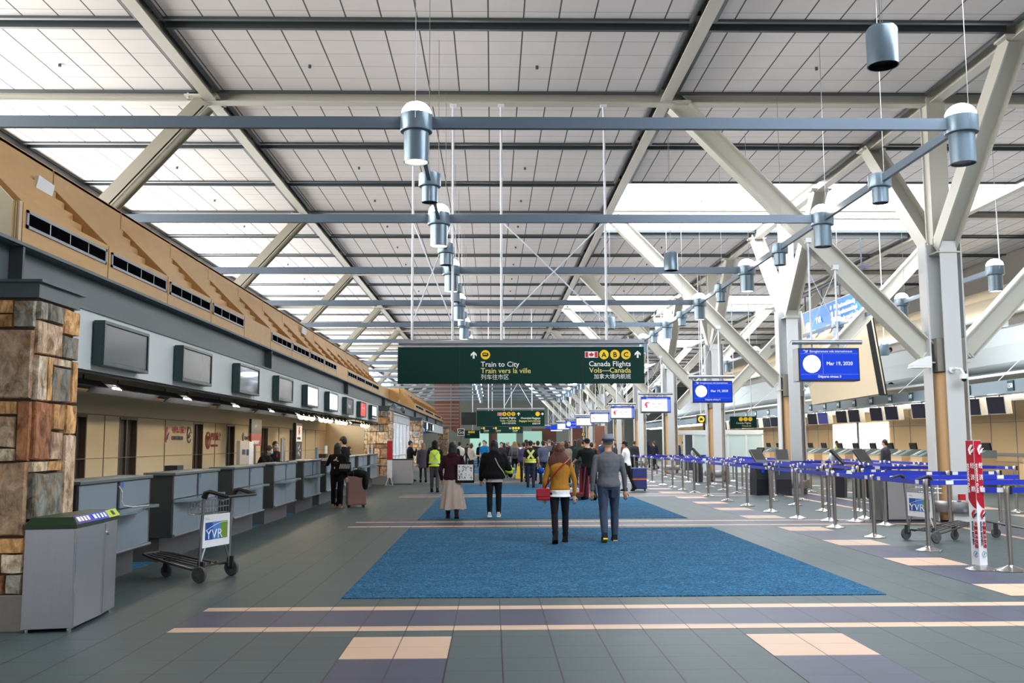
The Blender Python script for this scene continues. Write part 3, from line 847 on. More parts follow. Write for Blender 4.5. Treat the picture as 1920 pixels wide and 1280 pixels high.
# recycling station
GREENP = mat('dark_green_lid', (34, 56, 34), rough=0.35)
BRUSH = mat('brushed_stainless', (190, 190, 196), rough=0.34, metal=0.9, noise_s=50, noise_a=0.05, stretch=(1, 1, .04))
t = thing('recycling_bin', 'large stainless recycling bin with dark green lid before the stone pillar', 'recycling bin', (-4.15, 8.68, 0))
poly = [(-.03, -.02), (.0, 0), (.43, .1), (.36, 1.15), (-.10, 1.1), (-.16, .15)]
poly = [(0.0, 0.0), (.415, .08), (.40, .72), (.35, 1.2), (.05, 1.25), (-.02, .05)]
MB().prism(poly, .03, .90).build('body', BRUSH, t, bevel=0.004)
ins = [(p[0] * 1.03 - .005, p[1] * 1.01 - .005) for p in poly]
lid = MB(); lid.prism(ins, .90, .935)
n = len(ins); cx_ = sum(p[0] for p in ins) / n; cy_ = sum(p[1] for p in ins) / n
top = [(cx_ + (p[0] - cx_) * .82, cy_ + (p[1] - cy_) * .92) for p in ins]
lid.add([(x, y, .935) for x, y in ins] + [(x, y, 1.0) for x, y in top], [(i, (i + 1) % n, n + (i + 1) % n, n + i) for i in range(n)] + [tuple(range(n, 2 * n))])
lid.build('lid', GREENP, t)
MB().box(.400, .408, .76, .765, .04, .89).build('seam', CHROME, t); MB().cyl((.414, .08, .03), (.414, .08, .90), .012, n=8).build('seam', CHROME, t)
MB().cyl((.385, .86, .80), (.402, .862, .80), .03).build('lock', CHROME, t)
m = MB()
for p in ((.03, .06), (.38, .1), (.34, 1.1), (.06, 1.15)): m.cyl((p[0], p[1], 0), (p[0], p[1], .03), .018, n=8)
m.build('foot', CHROME, t)
# labels on the sloping lid edge
st = ((.10, .44, (86, 44, 150), 'purple_label'), (.44, .84, (36, 60, 200), 'blue_label'), (.84, 1.19, (182, 200, 30), 'lime_label'))
for a, b, c, nm in st:
    def E_(y, u):
        x0 = .417 - max(0, (y - .72)) * .1; x1 = x0 - .052
        return (x0 + (x1 - x0) * u, y, .937 + .066 * u)
    vs = [E_(a, 0), E_(b, 0), E_(b, 1), E_(a, 1)]
    vs2 = [(x + .006, y, z + .004) for x, y, z in vs]
    o = MB().add(vs + vs2, [(4, 5, 6, 7), (0, 1, 5, 4), (1, 2, 6, 5), (2, 3, 7, 6), (3, 0, 4, 7)]).build(nm, mat(nm, c, rough=0.4), t)
    g = MB()
    for q in range(4 if a < .8 else 1):
        yy = a + (b - a) * (.18 + .2 * q) if a < .8 else (a + b) / 2
        p0 = Vector(E_(yy, .22)) + Vector((.009, 0, .006)); p1 = Vector(E_(yy, .8)) + Vector((.009, 0, .006))
        g.bar(p0, p1, .045 if q else .06, .004, up=(1, 0, 1))
    g.build('pictogram', WHITEG if a < .8 else BLACK, o)
# ---------------------------------------------------------------- luggage carts
CARTG = mat('cart_dark_metal', (84, 82, 80), rough=0.35, metal=0.6)
def cart(lab, loc, rotz):
    """pushed along +y; wheels on the ground, handle at the rear (-y)"""
    t = thing('luggage_cart', lab, 'luggage cart', loc, rotz, 'silver airport luggage carts')
    W = 0.31
    for s in (-1, 1):
        MB().tube([(s * W, 0, .12), (s * W, -.01, .6), (s * W, -.04, 1.0)], .019, 10).build('upright', STEEL, t, smooth=True)
        w_ = MB(); w_.lathe([(.04, -.02), (.09, -.022), (.098, -.012), (.098, .012), (.09, .022), (.04, .02)], n=20)
        o = w_.build('wheel', RUBBER, t, smooth=True); o.location = (s * (W + .03), -.02, .098); o.rotation_euler = (0, R(90), 0)
        hb = MB().cyl((0, 0, -.026), (0, 0, .026), .035, n=14).build('hub', STEEL, o)
        MB().cbox((s * (W + .0), -.02, .17), (.03, .09, .16)).build('wheel_fork', mat('black_bracket', (34, 34, 36), rough=0.5), t, bevel=.01)
        MB().tube([(s * W, -.04, 1.0), (s * W, -.06, 1.06), (s * W * 1.02, -.12, 1.08), (s * W * 1.0, -.36, 1.02)], [.04, .036, .024, .02], 10).build('handle_arm', BLACK, t, smooth=True)
    MB().cyl((-W, -.36, 1.02), (W, -.36, 1.02), .017, n=10).build('handle_bar', BLACK, t)
    # platform
    m = MB()
    m.tube([(-W, .0, .17), (-W * .95, .12, .15), (-W * .72, .75, .26), (-W * .5, .92, .29), (W * .5, .92, .29), (W * .72, .75, .26), (W * .95, .12, .15), (W, .0, .17)], .017, 8)
    for x in (-.12, 0, .12): m.tube([(x, .04, .2), (x, .14, .16), (x * .8, .9, .285)], .011, 6)
    m.bar((-W, .06, .17), (W, .06, .17), .03, .02); m.bar((-.2, .6, .22), (.2, .6, .22), .03, .02)
    m.build('platform', CARTG, t, smooth=True)
    f = MB().box(-.03, -.02, .66, .72, .06, .24).box(.02, .03, .66, .72, .06, .24).build('front_fork', mat('black_bracket', (34, 34, 36)), t)
    w_ = MB(); w_.lathe([(.02, -.018), (.072, -.018), (.078, -.01), (.078, .01), (.072, .018), (.02, .018)], n=18)
    o = w_.build('wheel', RUBBER, t, smooth=True); o.location = (0, .69, .078); o.rotation_euler = (0, R(90), 0)
    # basket of wire
    m = MB(); z0, z1 = .80, .95; y0, y1 = .02, .18
    for z in (z0, (z0 + z1) / 2, z1): m.tube([(-W, y0, z), (-W, y1, z), (W, y1, z), (W, y0, z), (-W, y0, z)], .004, 5)
    for q in range(11):
        x = -W + q * (2 * W / 10); m.tube([(x, y0 - .0, z1), (x, y0, z0), (x, y1, z0), (x, y1, z1)], .0035, 5)
    m.build('wire_basket', CHROME, t)
    m = MB(); m.tube([(-W, -.03, .98), (-W + .04, .1, .93)], .007, 6); m.tube([(W, -.03, .98), (W - .04, .1, .93)], .007, 6)
    m.tube([(-W, -.0, .2), (-.2, -.0, .42)], .012, 6); m.tube([(W, -.0, .2), (.2, -.0, .42)], .012, 6)
    m.build('brace', STEEL, t)
    # advert panel facing the handle side
    pn = MB().box(-W + .025, W - .025, -.015, .0, .40, .79).build('advert_panel', mat('panel_white', (226, 226, 230), rough=0.4), t, bevel=.003)
    bx = -.235
    for q, c in enumerate(((26, 72, 150), (62, 124, 196), (104, 136, 44))):
        MB().box(bx + q * .158, bx + q * .158 + .15, -.019, -.015, .49, .70).build('colour_block', mat('logo_block_%d' % q, c, rough=0.45), pn)
    text('YVR', .165, WHITEG, pn, (-.232, -.021, .618), name='logo_letters', sx=1.18, bold=-.002)
    arc = MB(); pts = []
    for q in range(15):
        u = q / 14; pts.append((-.23 + .455 * u, -.021, .60 + .09 * math.sin(u * math.pi * .55 + .05)))
    arc.tube(pts, .003, 4); arc.build('logo_arc', WHITEG, pn)
    m = MB(); m.box(-.235, -.17, -.018, -.015, .752, .756); m.box(-.235, -.15, -.018, -.015, .737, .741); m.build('small_print', mat('print_grey', (130, 130, 134)), pn)
    return t
k0 = cart('silver luggage cart with a blue and green YVR panel beside the left counters', (-3.42, 12.02, 0), R(72))
dup(k0, (7.13, 15.93, 0), R(-72), 'silver luggage cart behind the nearest barrier post on the right')
dup(k0, (9.35, 16.35, 0), R(78), 'luggage cart cut by the right edge of the photo')
# ---------------------------------------------------------------- steel columns on the right, with their branches
WOODR = mat('timber_round_casing', (196, 158, 112), rough=0.5, noise_s=4, noise_a=.12, stretch=(1, 1, .1))
COLW = mat('column_white_paint', (190, 192, 192), rough=0.45)
STRUTW = mat('strut_cream_paint', (182, 180, 170), rough=0.45)
def column(k):
    y = YC + P * k
    t = thing('steel_column', 'white branching steel column with round timber casing, %s in the row' % near_word(k, 'one'), 'column', (XC, y, 0), 0, 'branching steel columns')
    m = MB(); f = .36; d = .36; tk = .035
    z0, z1 = .0, 5.85
    m.box(-f / 2, f / 2, -d - tk, -d, z0, z1); m.box(-f / 2, f / 2, d, d + tk, z0, z1)
    m.box(-d - tk, -d, -f / 2, f / 2, z0, z1); m.box(d, d + tk, -f / 2, f / 2, z0, z1)
    m.box(-.015, .015, -d, d, z0, z1); m.box(-d, d, -.015, .015, z0, z1)
    m.build('shaft', COLW, t, bevel=0.004)
    w_ = MB(); w_.lathe([(.30, .03), (.30, 3.08), (.28, 3.09)], n=28); w_.build('timber_casing', WOODR, t, smooth=True)
    MB().box(-.30, .30, -.30, .30, 3.1, 3.8).build('web_plate', mat('web_grey', (120, 118, 108), rough=.5), t)  # grey webs above the timber casing
    g = MB()
    n = 8; pts = []
    g.lathe([(.50, .20), (.505, .21), (.505, .43), (.50, .44)], n=28, caps=False)
    g.lathe([(.49, .20), (.49, .44)], n=28, caps=False)
    g.build('steel_guard', STEEL, t, smooth=True)
    m = MB()
    m.box(-.16, .16, -.16, .16, 5.8, ZC + .0)
    m.box(-.20, .20, -.17, -.14, 5.8, ZC); m.box(-.20, .20, .14, .17, 5.8, ZC)
    m.build('upper_shaft', STRUTW, t)
    for s in (-1, 1):
        m = MB(); m.ibeam((0, s * .2, 5.75), (0, s * 3.35, ZC - .08), .40, .34, up=(1, 0, 0)); 
        o = m.build('branch', STRUTW, t)
        MB().box(-.3, .3, s * 3.35 - .2, s * 3.35 + .2, ZC - .12, ZC - .08).build('end_plate', STRUTW, o)
        m = MB(); x0, zz0 = s * .42, 3.55
        x1 = s * 5.62
        m.ibeam((x0, 0, zz0), (x1, 0, ZC - .12), .42, .30)
        o = m.build('cross_strut', STRUTW, t)
        b = MB(); b.box(x1 - .3, x1 + .3, -.2, .2, ZC - .14, ZC - .1)
        for q in (-.14, 0, .14): b.cyl((s * .46 , q, 3.5), (s * .56, q, 3.4), .02, n=8)
        b.build('end_plate', STRUTW, o)
    # pair of plates at the joints
    m = MB(); m.box(-.43, .43, -.2, .2, 3.28, 3.31); m.box(-.24, .24, -.42, .42, 5.6, 5.63); m.build('joint_plate', STRUTW, t)
    return t
cols = [column(k) for k in range(10)]
# camera and bracket box on the nearest column
t = thing('security_camera', 'white dome security camera on an arm on the nearest white column', 'camera', (9.55, 19.52, 3.12))
MB().cyl((-.02, 0.04, 0), (-.02, -.02, 0), .06, n=16).build('mount', WHITEP, t)
MB().tube([(0, -.0, 0), (.0, -.12, .02), (.08, -.2, .0), (.12, -.22, -.1)], .03, 10).build('arm', WHITEP, t, smooth=True)
MB().cyl((.12, -.22, -.10), (.12, -.22, -.20), .085, n=20).build('housing', WHITEP, t)
MB().ell((.12, -.22, -.2), (.055, .055, .06)).build('lens_dome', BLACK, t, smooth=True)
t = thing('floodlight_box', 'white wedge-shaped light box on the left face of the nearest column', 'light fitting', (9.18, 19.75, 3.3))
m = MB(); M = Matrix(((1, 0, 0, 0), (0, 0, 1, -.12), (0, 1, 0, 0), (0, 0, 0, 1)))
m.mprism([(0, .12), (-.08, .12), (-.4, -.05), (-.4, -.09), (0, -.09)], .24, M); m.build('case', WHITEP, t)
MB().box(-.41, -.02, -.13, .13, -.125, -.095).build('lens', mat('lens_soft', (236, 238, 236), rough=.3), t)

# struts rising from the left wall to the left girder
for k in range(10):
    y = YC + P * k
    t = thing('roof_strut', 'inclined twin-channel roof strut on the left, %s' % near_word(k, 'one'), 'strut', (-6.15, y, ZC - .14), 0, 'inclined roof struts on the left')
    d = Vector((-5.35, 0, -6.0))
    for s in (-1, 1):
        MB().bar((0, s * .21, 0), Vector((0, s * .21, 0)) + d, .03, .32).bar((.03, s * .19, -.13), Vector((.03, s * .19, -.13)) + d, .07, .03).build('channel', mat('channel_olive_grey', (128, 124, 110), rough=.45), t)
    MB().tube([(-.0, 0, .12), (.02, 0, .0), (-.1, 0, -.12), Vector((-.1, 0, -.12)) + d * .95], .085, 14).build('downpipe', mat('pipe_pale', (200, 206, 214), rough=.35), t, smooth=True)
    m = MB(); m.box(-.35, .35, -.36, .36, .04, .08)
    for q in (-.28, .28):
        for r_ in (-.3, .3): m.cyl((q, r_, .0), (q, r_, .12), .025, n=8)
    m.build('node_plate', CREAM, t)

# ---------------------------------------------------------------- lighting beams and pendant lamps
ZL = 5.75; YL0 = 11.93; PL = P / 2; XA, XR = -.97, 6.12
DOME = mat('glowing_dome', (255, 250, 240), rough=.4, emit=DOME_E, ecol=(255, 249, 242))
LENS = mat('glowing_lens', (255, 246, 224), rough=.4, emit=5.0, ecol=(255, 240, 210))
ROD0 = mat('white_rod', (208, 212, 220), rough=.35)
LENSOFF = mat('unlit_lens', (96, 92, 96), rough=.2)
LAMPG = mat('lamp_blue_grey_metal', (108, 126, 140), rough=.28, metal=.35)
for k in range(16):
    y = YL0 + PL * k
    o = MB().box(-8.6, XR, -.035, .035, -.075, .075).build('cross_bar', BLUEGREY)
    o.location = (0, y + .0, ZL)
    tag(o, 'blue-grey lighting bar crossing the hall, %s' % near_word(k, 'bar'), 'lighting bar', 'lighting bars across the hall')
for x, nm in ((XA, 'left'), (XR, 'right')):
    o = MB().box(-.03, .03, 0, PL * 15, -.06, .06).build('lamp_rail', BLUEGREY); o.location = (x, YL0, ZL)
    tag(o, 'blue-grey lamp rail running down the %s side of the aisle' % nm, 'lamp rail')
def lamp(x, y, dome, lit, lab, zc=None, hi=ZC, kind='rail'):
    z = zc or ZL
    t = thing('pendant_lamp', lab, 'lamp', (x, y, z), 0, 'pendant lamps on the %s rail' % kind)
    r = .205 if dome else .17
    L = .40 if dome else .25
    m = MB(); m.lathe([(r - .04, -.13), (r + .0, -.12), (r + .005, -.10), (r + .005, .10 if dome else .075), (r - .01, .105 if dome else .08)], n=28); m.build('collar', LAMPG, t, smooth=True)
    rb = r - .045
    m = MB(); m.lathe([(rb - .012, -.12 - L), (rb, -.12 - L), (rb, -.12)], n=28, caps=False); m.lathe([(rb - .012, -.12), (rb - .012, -.12 - L)], n=28, caps=False)
    o = m.build('housing', LAMPG, t, smooth=True)
    MB().lathe([(0.001, -.10 - L), (rb - .014, -.10 - L), (rb - .014, -.09 - L), (.001, -.085 - L)], n=24).build('lens', LENS if lit else (LENSOFF if dome else BLACK), o)
    if dome:
        rr = r - .012
        MB().lathe([(rr, .10)] + [(rr * math.cos(a), .115 + rr * .85 * math.sin(a)) for a in [math.pi / 2 * q / 8 for q in range(1, 8)]] + [(.001, .115 + rr * .85)], n=28).build('glass_dome', DOME, t, smooth=True)
    else:
        MB().lathe([(.001, .08), (r - .02, .08), (r - .02, .09), (.001, .092)], n=24).build('cap', LAMPG, t)
    MB().cyl((0.0, -r - .004, .0), (0.0, -r - .004, hi - z), .006, n=5).build('suspension_cable', STEEL, t)
    return t
protos = {}
for x, side in ((XA, 'left'), (XR, 'right')):
    for k in range(30):
        dome = k % 2 == 0
        y = YL0 + PL * k / 2
        w_ = 'domed' if dome else 'flat-topped'
        lab = '%s cylindrical pendant lamp on the %s rail, %s' % (w_, side, near_word(k // 2, 'of its kind') )
        key = (dome, (side == 'left' or k > 2) and dome)
        if key in protos: o = dup(protos[key], (x, y, ZL), 0, lab, 'pendant lamps on the %s rail' % side)
        else: o = protos[key] = lamp(x, y, dome, key[1], lab, kind=side)
fp = None
for k in range(4):
    y = 8.95 + P * k + (.65 if k else 0)
    lab = 'plain can pendant hanging free between the lamp rails, %s' % near_word(k, 'one')
    if fp is None:
        fp = t = thing('pendant_lamp', lab, 'lamp', (3.85, y, 5.68), 0, 'free-hanging pendants right of the sign')
        MB().lathe([(.138, -.36), (.15, -.36), (.15, .0), (.143, .012)], n=30, caps=False).lathe([(.143, .012), (.125, .014), (.125, .035), (.001, .04)], n=30).build('housing', LAMPG, t, smooth=True)
        MB().lathe([(.001, -.30), (.138, -.30), (.138, -.358)], n=30, caps=False).build('reflector', BLACK, t)
        MB().cyl((-.01, 0, .03), (-.01, 0, ZC - 5.68), .005, n=5).cyl((.012, 0, .03), (.012, 0, ZC - 5.68), .003, n=5).build('suspension_cable', STEEL, t)
    else: dup(fp, (3.85, y, 5.68), 0, lab)
o = MB().box(-.03, .03, 0, PL * 11, -.06, .06).build('lamp_rail', BLUEGREY); o.location = (12.15, YL0 + PL * 2, ZL)
tag(o, 'blue-grey lamp rail beyond the row of white columns', 'lamp rail')
for k in range(10):
    dup(protos[(True, True)], (12.15, YL0 + PL * (k + 2), ZL), 0, 'domed pendant lamp beyond the row of columns, %s' % near_word(k, 'one'), 'pendant lamps beyond the columns')
for nm, cm, (x, y, z), lab in (('white', WHITEP, (16.4, 30.0, 5.5), 'small white can pendant near the right edge, before the balcony'), ('grey', LAMPG, (13.35, 32.0, 4.75), 'small grey can pendant beside the black edge of the display wall')):
    t = thing('pendant_lamp', lab, 'lamp', (x, y, z))
    MB().lathe([(.001, -.2), (.13, -.2), (.15, -.16), (.15, .17), (.10, .22), (.001, .22)], n=20).build('housing', cm, t, smooth=True)
    MB().cyl((0, 0, .2), (0, 0, ZC - z), .015, n=6).build('suspension_rod', ROD0, t)

# ---------------------------------------------------------------- hanging signs
SGREEN = mat('sign_dark_green', (2, 48, 42), rough=.6, spec=.2)
YEL = mat('sign_yellow', (246, 206, 20), rough=.5); YTXT = mat('sign_pale_yellow', (226, 214, 120), rough=.5); BLK = mat('sign_black', (18, 20, 20), rough=.5)
ROD = mat('white_rod', (208, 212, 220), rough=.35)
def disc(parent, c, r, letter=None, m=YEL, name='gate_disc', my=-.07):
    o = MB().cyl((c[0], my, c[1]), (c[0], my - .006, c[1]), r, n=28).build(name, m, parent)
    if letter: text(letter, r * 1.5, BLK, o, (c[0], my - .008, c[1] + r * .54), align='CENTER', name='letter', bold=.003)
    return o
def arrow(parent, c, h, ang=0, my=-.072):
    M = Matrix.Translation((c[0], my + .004, c[1])) @ Matrix.Rotation(R(90), 4, 'X') @ Matrix.Rotation(ang, 4, 'Z')
    a = h / 2
    m = MB(); m.mprism([(-.13 * h, -a), (.13 * h, -a), (.13 * h, .08 * h), (.42 * h, -.18 * h), (.42 * h, .12 * h), (0, a), (-.42 * h, .12 * h), (-.42 * h, -.18 * h), (-.13 * h, .08 * h)], .006, M)
    m.build('arrow', WHITEG, parent)
def flag(parent, x, z, w_, h, my=-.07):
    o = MB().box(x, x + w_, my - .004, my, z, z + h).build('flag_field', WHITEG, parent)
    m = MB(); m.box(x + .01, x + w_ * .25, my - .007, my - .003, z + .01, z + h - .01); m.box(x + w_ * .75, x + w_ - .01, my - .007, my - .003, z + .01, z + h - .01)
    s = h * .42; cx, cz = x + w_ / 2, z + h * .5
    leaf = [(0, 1), (.22, .55), (.42, .66), (.34, .2), (.62, .48), (.7, .3), (.95, .32), (.82, .02), (.95, -.08), (.5, -.48), (.55, -.65), (.06, -.58), (.06, -.98), (-.06, -.98), (-.06, -.58), (-.55, -.65), (-.5, -.48), (-.95, -.08), (-.82, .02), (-.95, .32), (-.7, .3), (-.62, .48), (-.34, .2), (-.42, .66), (-.22, .55)]
    M = Matrix.Translation((cx, my - .003, cz)) @ Matrix.Rotation(R(90), 4, 'X')
    m.mprism([(a * s, b * s) for a, b in leaf], .004, M)
    m.build('flag_red', SIGNRED, o)
def green_board(parent, x0, x1, z0, z1, d=.07):
    m = MB(); m.box(x0, x1, -d, d, z0, z1); o = m.build('board', SGREEN, parent, bevel=.006)
    m = MB(); n = int(round((x1 - x0) / 1.28))
    for q in range(1, n): m.box(x0 + q * (x1 - x0) / n - .003, x0 + q * (x1 - x0) / n + .003, -d - .001, -d + .001, z0 + .01, z1 - .01)
    m.build('panel_joint', BLK, o)
def hang(parent, x0, x1, zt, xs, ztop, brace=(), bar=True):
    if bar:
        M = Matrix(((0, 0, 1, x0), (1, 0, 0, 0), (0, 1, 0, zt), (0, 0, 0, 1)))
        MB().mprism([(-.15, .0), (-.15, .03), (-.05, .08), (.05, .08), (.15, .03), (.15, .0), (.05, .02), (-.05, .02)], x1 - x0, M).build('light_rail', mat('rail_steel', (150, 154, 160), rough=.3, metal=.6), parent)
    for x in xs:
        o = MB().cyl((x, 0, zt - .1), (x, 0, ztop), .026, n=10).build('rod', ROD, parent, smooth=True)
        MB().box(x - .07, x + .07, -.05, .05, ztop - .06, ztop).build('clamp', ROD, o)
    for a, b, z0, z1 in brace:
        MB().cyl((a, -.03, z0), (b, -.03, z1), .017, n=6).build('cross_brace', ROD, parent)
        MB().cyl((b, -.03, z0), (a, -.03, z1), .017, n=6).build('cross_brace', ROD, parent)
# main sign
t = thing('hanging_sign', 'large dark green sign for the train and Canada flights hanging over the aisle', 'sign', (0, YC - .02, 0), 0, 'green wayfinding signs')
green_board(t, -1.97, 3.19, 2.885, 3.65)
hang(t, -1.97, 3.2, 3.72, (-1.68, -.83, .2, 2.42), ZC - .15, ((-1.68, -.83, 4.15, 6.35), (.2, 2.42, 4.15, 6.35)))
MB().box(-1.9, 3.1, -.05, .05, 3.65, 3.73).build('mounting_fin', ROD, t)
arrow(t, (-.385, 3.48), .15)
o = disc(t, (-.14, 3.485), .098, name='train_disc')
m = MB(); m.mprism([(-.06, -.035), (.03, -.045), (.065, -.02), (.06, .03), (-.02, .045), (-.065, .03)], .004, Matrix.Translation((-.14, -.077, 3.49)) @ Matrix.Rotation(R(90), 4, 'X')); m.build('train_pictogram', BLK, o)
MB().box(-.18, -.15, -.083, -.08, 3.485, 3.51).box(-.14, -.11, -.083, -.08, 3.485, 3.51).build('train_window', YEL, o)
text('Train to City', .152, WHITEG, t, (-.237, -.072, 3.345), name='english_line', bold=.0012)
text('Train vers la ville', .152, YTXT, t, (-.237, -.072, 3.21), name='french_line', bold=.0012)
text('列车往市区', .118, WHITEG, t, (-.237, -.072, 3.06), name='chinese_line', bold=.002)
flag(t, 1.945, 3.42, .275, .13)
for q, l in enumerate('ABC'): disc(t, (2.345 + .232 * q, 3.485), .10, l)
arrow(t, (3.055, 3.49), .15)
text('Canada Flights', .152, WHITEG, t, (2.91, -.072, 3.35), align='RIGHT', name='english_line', bold=.0012)
text('Vols—Canada', .152, YTXT, t, (2.91, -.072, 3.215), align='RIGHT', name='french_line', bold=.0012)
text('加拿大境内航班', .112, WHITEG, t, (2.91, -.072, 3.065), align='RIGHT', name='chinese_line', bold=.002)
# second sign
t = thing('hanging_sign', 'middle-distance green sign with lettered yellow discs and a dark screen at its left', 'sign', (0, 51.5, 0), 0, 'green wayfinding signs')
green_board(t, -.83, 2.82, 2.54, 3.37)
hang(t, -.83, 2.82, 3.44, (-.2, .65, 2.15), ZC - .13, ((.65, 2.15, 3.6, 6.2),))
MB().box(-1.66, -.86, -.08, .1, 2.62, 3.3).build('side_screen', mat('dark_screen', (26, 30, 32), rough=.25), t)
flag(t, .28, 3.12, .28, .15)
for q, l in enumerate('ABC'): disc(t, (.66 + .24 * q, 3.2), .11, l)
arrow(t, (1.42, 3.2), .18)
text('Canada Flights', .15, WHITEG, t, (1.28, -.072, 3.05), align='RIGHT', name='english_line', bold=.002)
text('Vols—Canada', .15, YTXT, t, (1.28, -.072, 2.9), align='RIGHT', name='french_line', bold=.002)
text('加拿大境内航班', .11, WHITEG, t, (1.28, -.072, 2.74), align='RIGHT', name='chinese_line', bold=.002)
disc(t, (2.45, 3.2), .12, name='baggage_disc'); arrow(t, (2.7, 3.2), .16, ang=R(-90))
text('Oversized Baggage', .14, WHITEG, t, (2.6, -.072, 3.03), align='RIGHT', name='english_line', bold=.002)
text('Bagages hors format', .14, YTXT, t, (2.6, -.072, 2.88), align='RIGHT', name='french_line', bold=.002)
text('超规行李', .11, WHITEG, t, (2.6, -.072, 2.72), align='RIGHT', name='chinese_line', bold=.002)
# third sign and one more
t = thing('hanging_sign', 'small far green sign with several yellow discs below the middle green sign', 'sign', (0, 79.62, 0), 0, 'green wayfinding signs')
green_board(t, -1.0, 2.55, 2.45, 3.0)
MB().box(-1.1, 2.6, -.05, .05, 3.05, 3.1).build('light_rail', ROD, t)
for x in (0, 1.6): MB().cyl((x, 0, 3.1), (x, 0, ZC + .13), .03, n=6).build('rod', ROD, t)
for x in (-.7, .3, 1.75, 1.97, 2.2): disc(t, (x, 2.87), .1)
arrow(t, (-.9, 2.87), .12); arrow(t, (.1, 2.87), .12); flag(t, 1.4, 2.8, .2, .12)
for x in (-.7, .3, 1.7): text('Canada', .14, WHITEG, t, (x, -.072, 2.75), name='english_line', bold=.002); text('Départs', .12, YTXT, t, (x, -.072, 2.63), name='french_line')
t = thing('hanging_sign', 'far green sign at the left with yellow discs, beyond the Go sign', 'sign', (0, 83.13, 0), 0, 'green wayfinding signs')
green_board(t, -2.4, -1.1, 2.05, 2.75)
for x in (-2.0, -1.8, -1.6): disc(t, (x, 2.6), .1)
text('Vols', .14, WHITEG, t, (-2.2, -.072, 2.45), name='line')
MB().cyl((-1.7, 0, 2.75), (-1.7, 0, ZC + .13), .03, n=6).build('rod', ROD, t)
t = thing('projecting_sign', 'white framed black sign reading Go on the left, above the crowd', 'sign', (-2.35, 72, 2.2))
MB().box(-.27, .27, -.05, .05, 0, .54).build('frame', WHITEG, t); MB().box(-.22, .22, -.06, -.045, .05, .49).build('panel', BLK, t)
text('Go', .34, WHITEG, t, (0, -.066, .40), align='CENTER', name='letters', bold=.004)
MB().box(-.03, .03, -.03, .03, -2.2, 0).build('post', DARKMET, t)
t = thing('washroom_sign', 'small blue sign with a white arch on the wall beyond the glass doors', 'sign', (-4.3, 58.3, 2.2))
MB().box(-.14, .28, -.04, .0, 0, .55).build('panel', mat('sign_blue', (36, 78, 140), rough=.5), t)
MB().cyl((.07, .0, -2.2), (.07, .0, 0), .03, n=8).build('post', DARKMET, t)
MB().tube([(-.02, -.05, .15), (-.02, -.05, .3), (.07, -.05, .4), (.16, -.05, .3), (.16, -.05, .15)], .025, 6).build('arch', WHITEG, t)
t = thing('hanging_sign', 'small green sign with yellow discs between the second and third columns', 'sign', (11.75, 44.52, 0), 0, 'green wayfinding signs')
MB().box(-.62, .62, -.06, .06, 2.3, 2.84).build('board', SGREEN, t)
for q in range(3): disc(t, (-.12 + .22 * q, 2.71), .1, my=-.06)
text('Canada Flights', .12, WHITEG, t, (.35, -.064, 2.58), align='RIGHT', name='line'); text('Check-in', .12, YTXT, t, (.35, -.064, 2.45), align='RIGHT', name='line')
m = MB(); m.cyl((-.4, 0, 2.84), (-.4, 0, ZC + .13), .02, n=6).cyl((.4, 0, 2.84), (.4, 0, ZC + .13), .02, n=6); m.build('rod', ROD, t)
for lab, (x, y, z) in (('black square sign with a yellow disc left of the third column', (9.0, 41.01, 2.45)), ('distant black sign with a yellow disc beside the eighth column', (8.25, 86.64, 2.2))):
    t = thing('pictogram_sign', lab, 'sign', (x, y, z))
    MB().box(-.19, .19, -.04, .04, 0, .36).build('panel', BLK, t); disc(t, (0, .18), .14, my=-.04, name='yellow_disc')
    MB().mprism([(-.07, -.05), (.07, -.05), (.07, .0), (.03, .05), (-.05, .05)], .004, Matrix.Translation((0, -.047, .18)) @ Matrix.Rotation(R(90), 4, 'X')).build('pictogram', BLK, t)
    MB().cyl((0, 0, .36), (0, 0, ZC + .13 - z), .02, n=6).build('rod', ROD, t)

# information screens hanging from the struts
SBLUE = mat('lit_blue_screen', (8, 40, 150), rough=.5, emit=.55, ecol=(4, 62, 205), spec=.2)
SWH = mat('lit_pale_screen', (246, 246, 252), rough=.3, emit=.7); CLK = mat('clock_face_white', (252, 252, 255), emit=.8)
PINK = mat('logo_crimson', (214, 30, 70), rough=.5)
def phoenix(parent, s, c, my):
    m = MB(); M = Matrix.Translation((c[0], my, c[1])) @ Matrix.Rotation(R(90), 4, 'X')
    m.mprism([(0, .1 * s), (.2 * s, .5 * s), (.6 * s, .55 * s), (.85 * s, .5 * s), (.7 * s, .4 * s), (.4 * s, .36 * s), (.3 * s, .2 * s), (.5 * s, .22 * s), (.62 * s, .12 * s), (.36 * s, .06 * s), (.5 * s, -.1 * s), (.3 * s, -.3 * s), (.1 * s, -.28 * s), (.25 * s, -.1 * s), (.1 * s, 0)], .005, M)
    m.build('bird_emblem', PINK, parent)
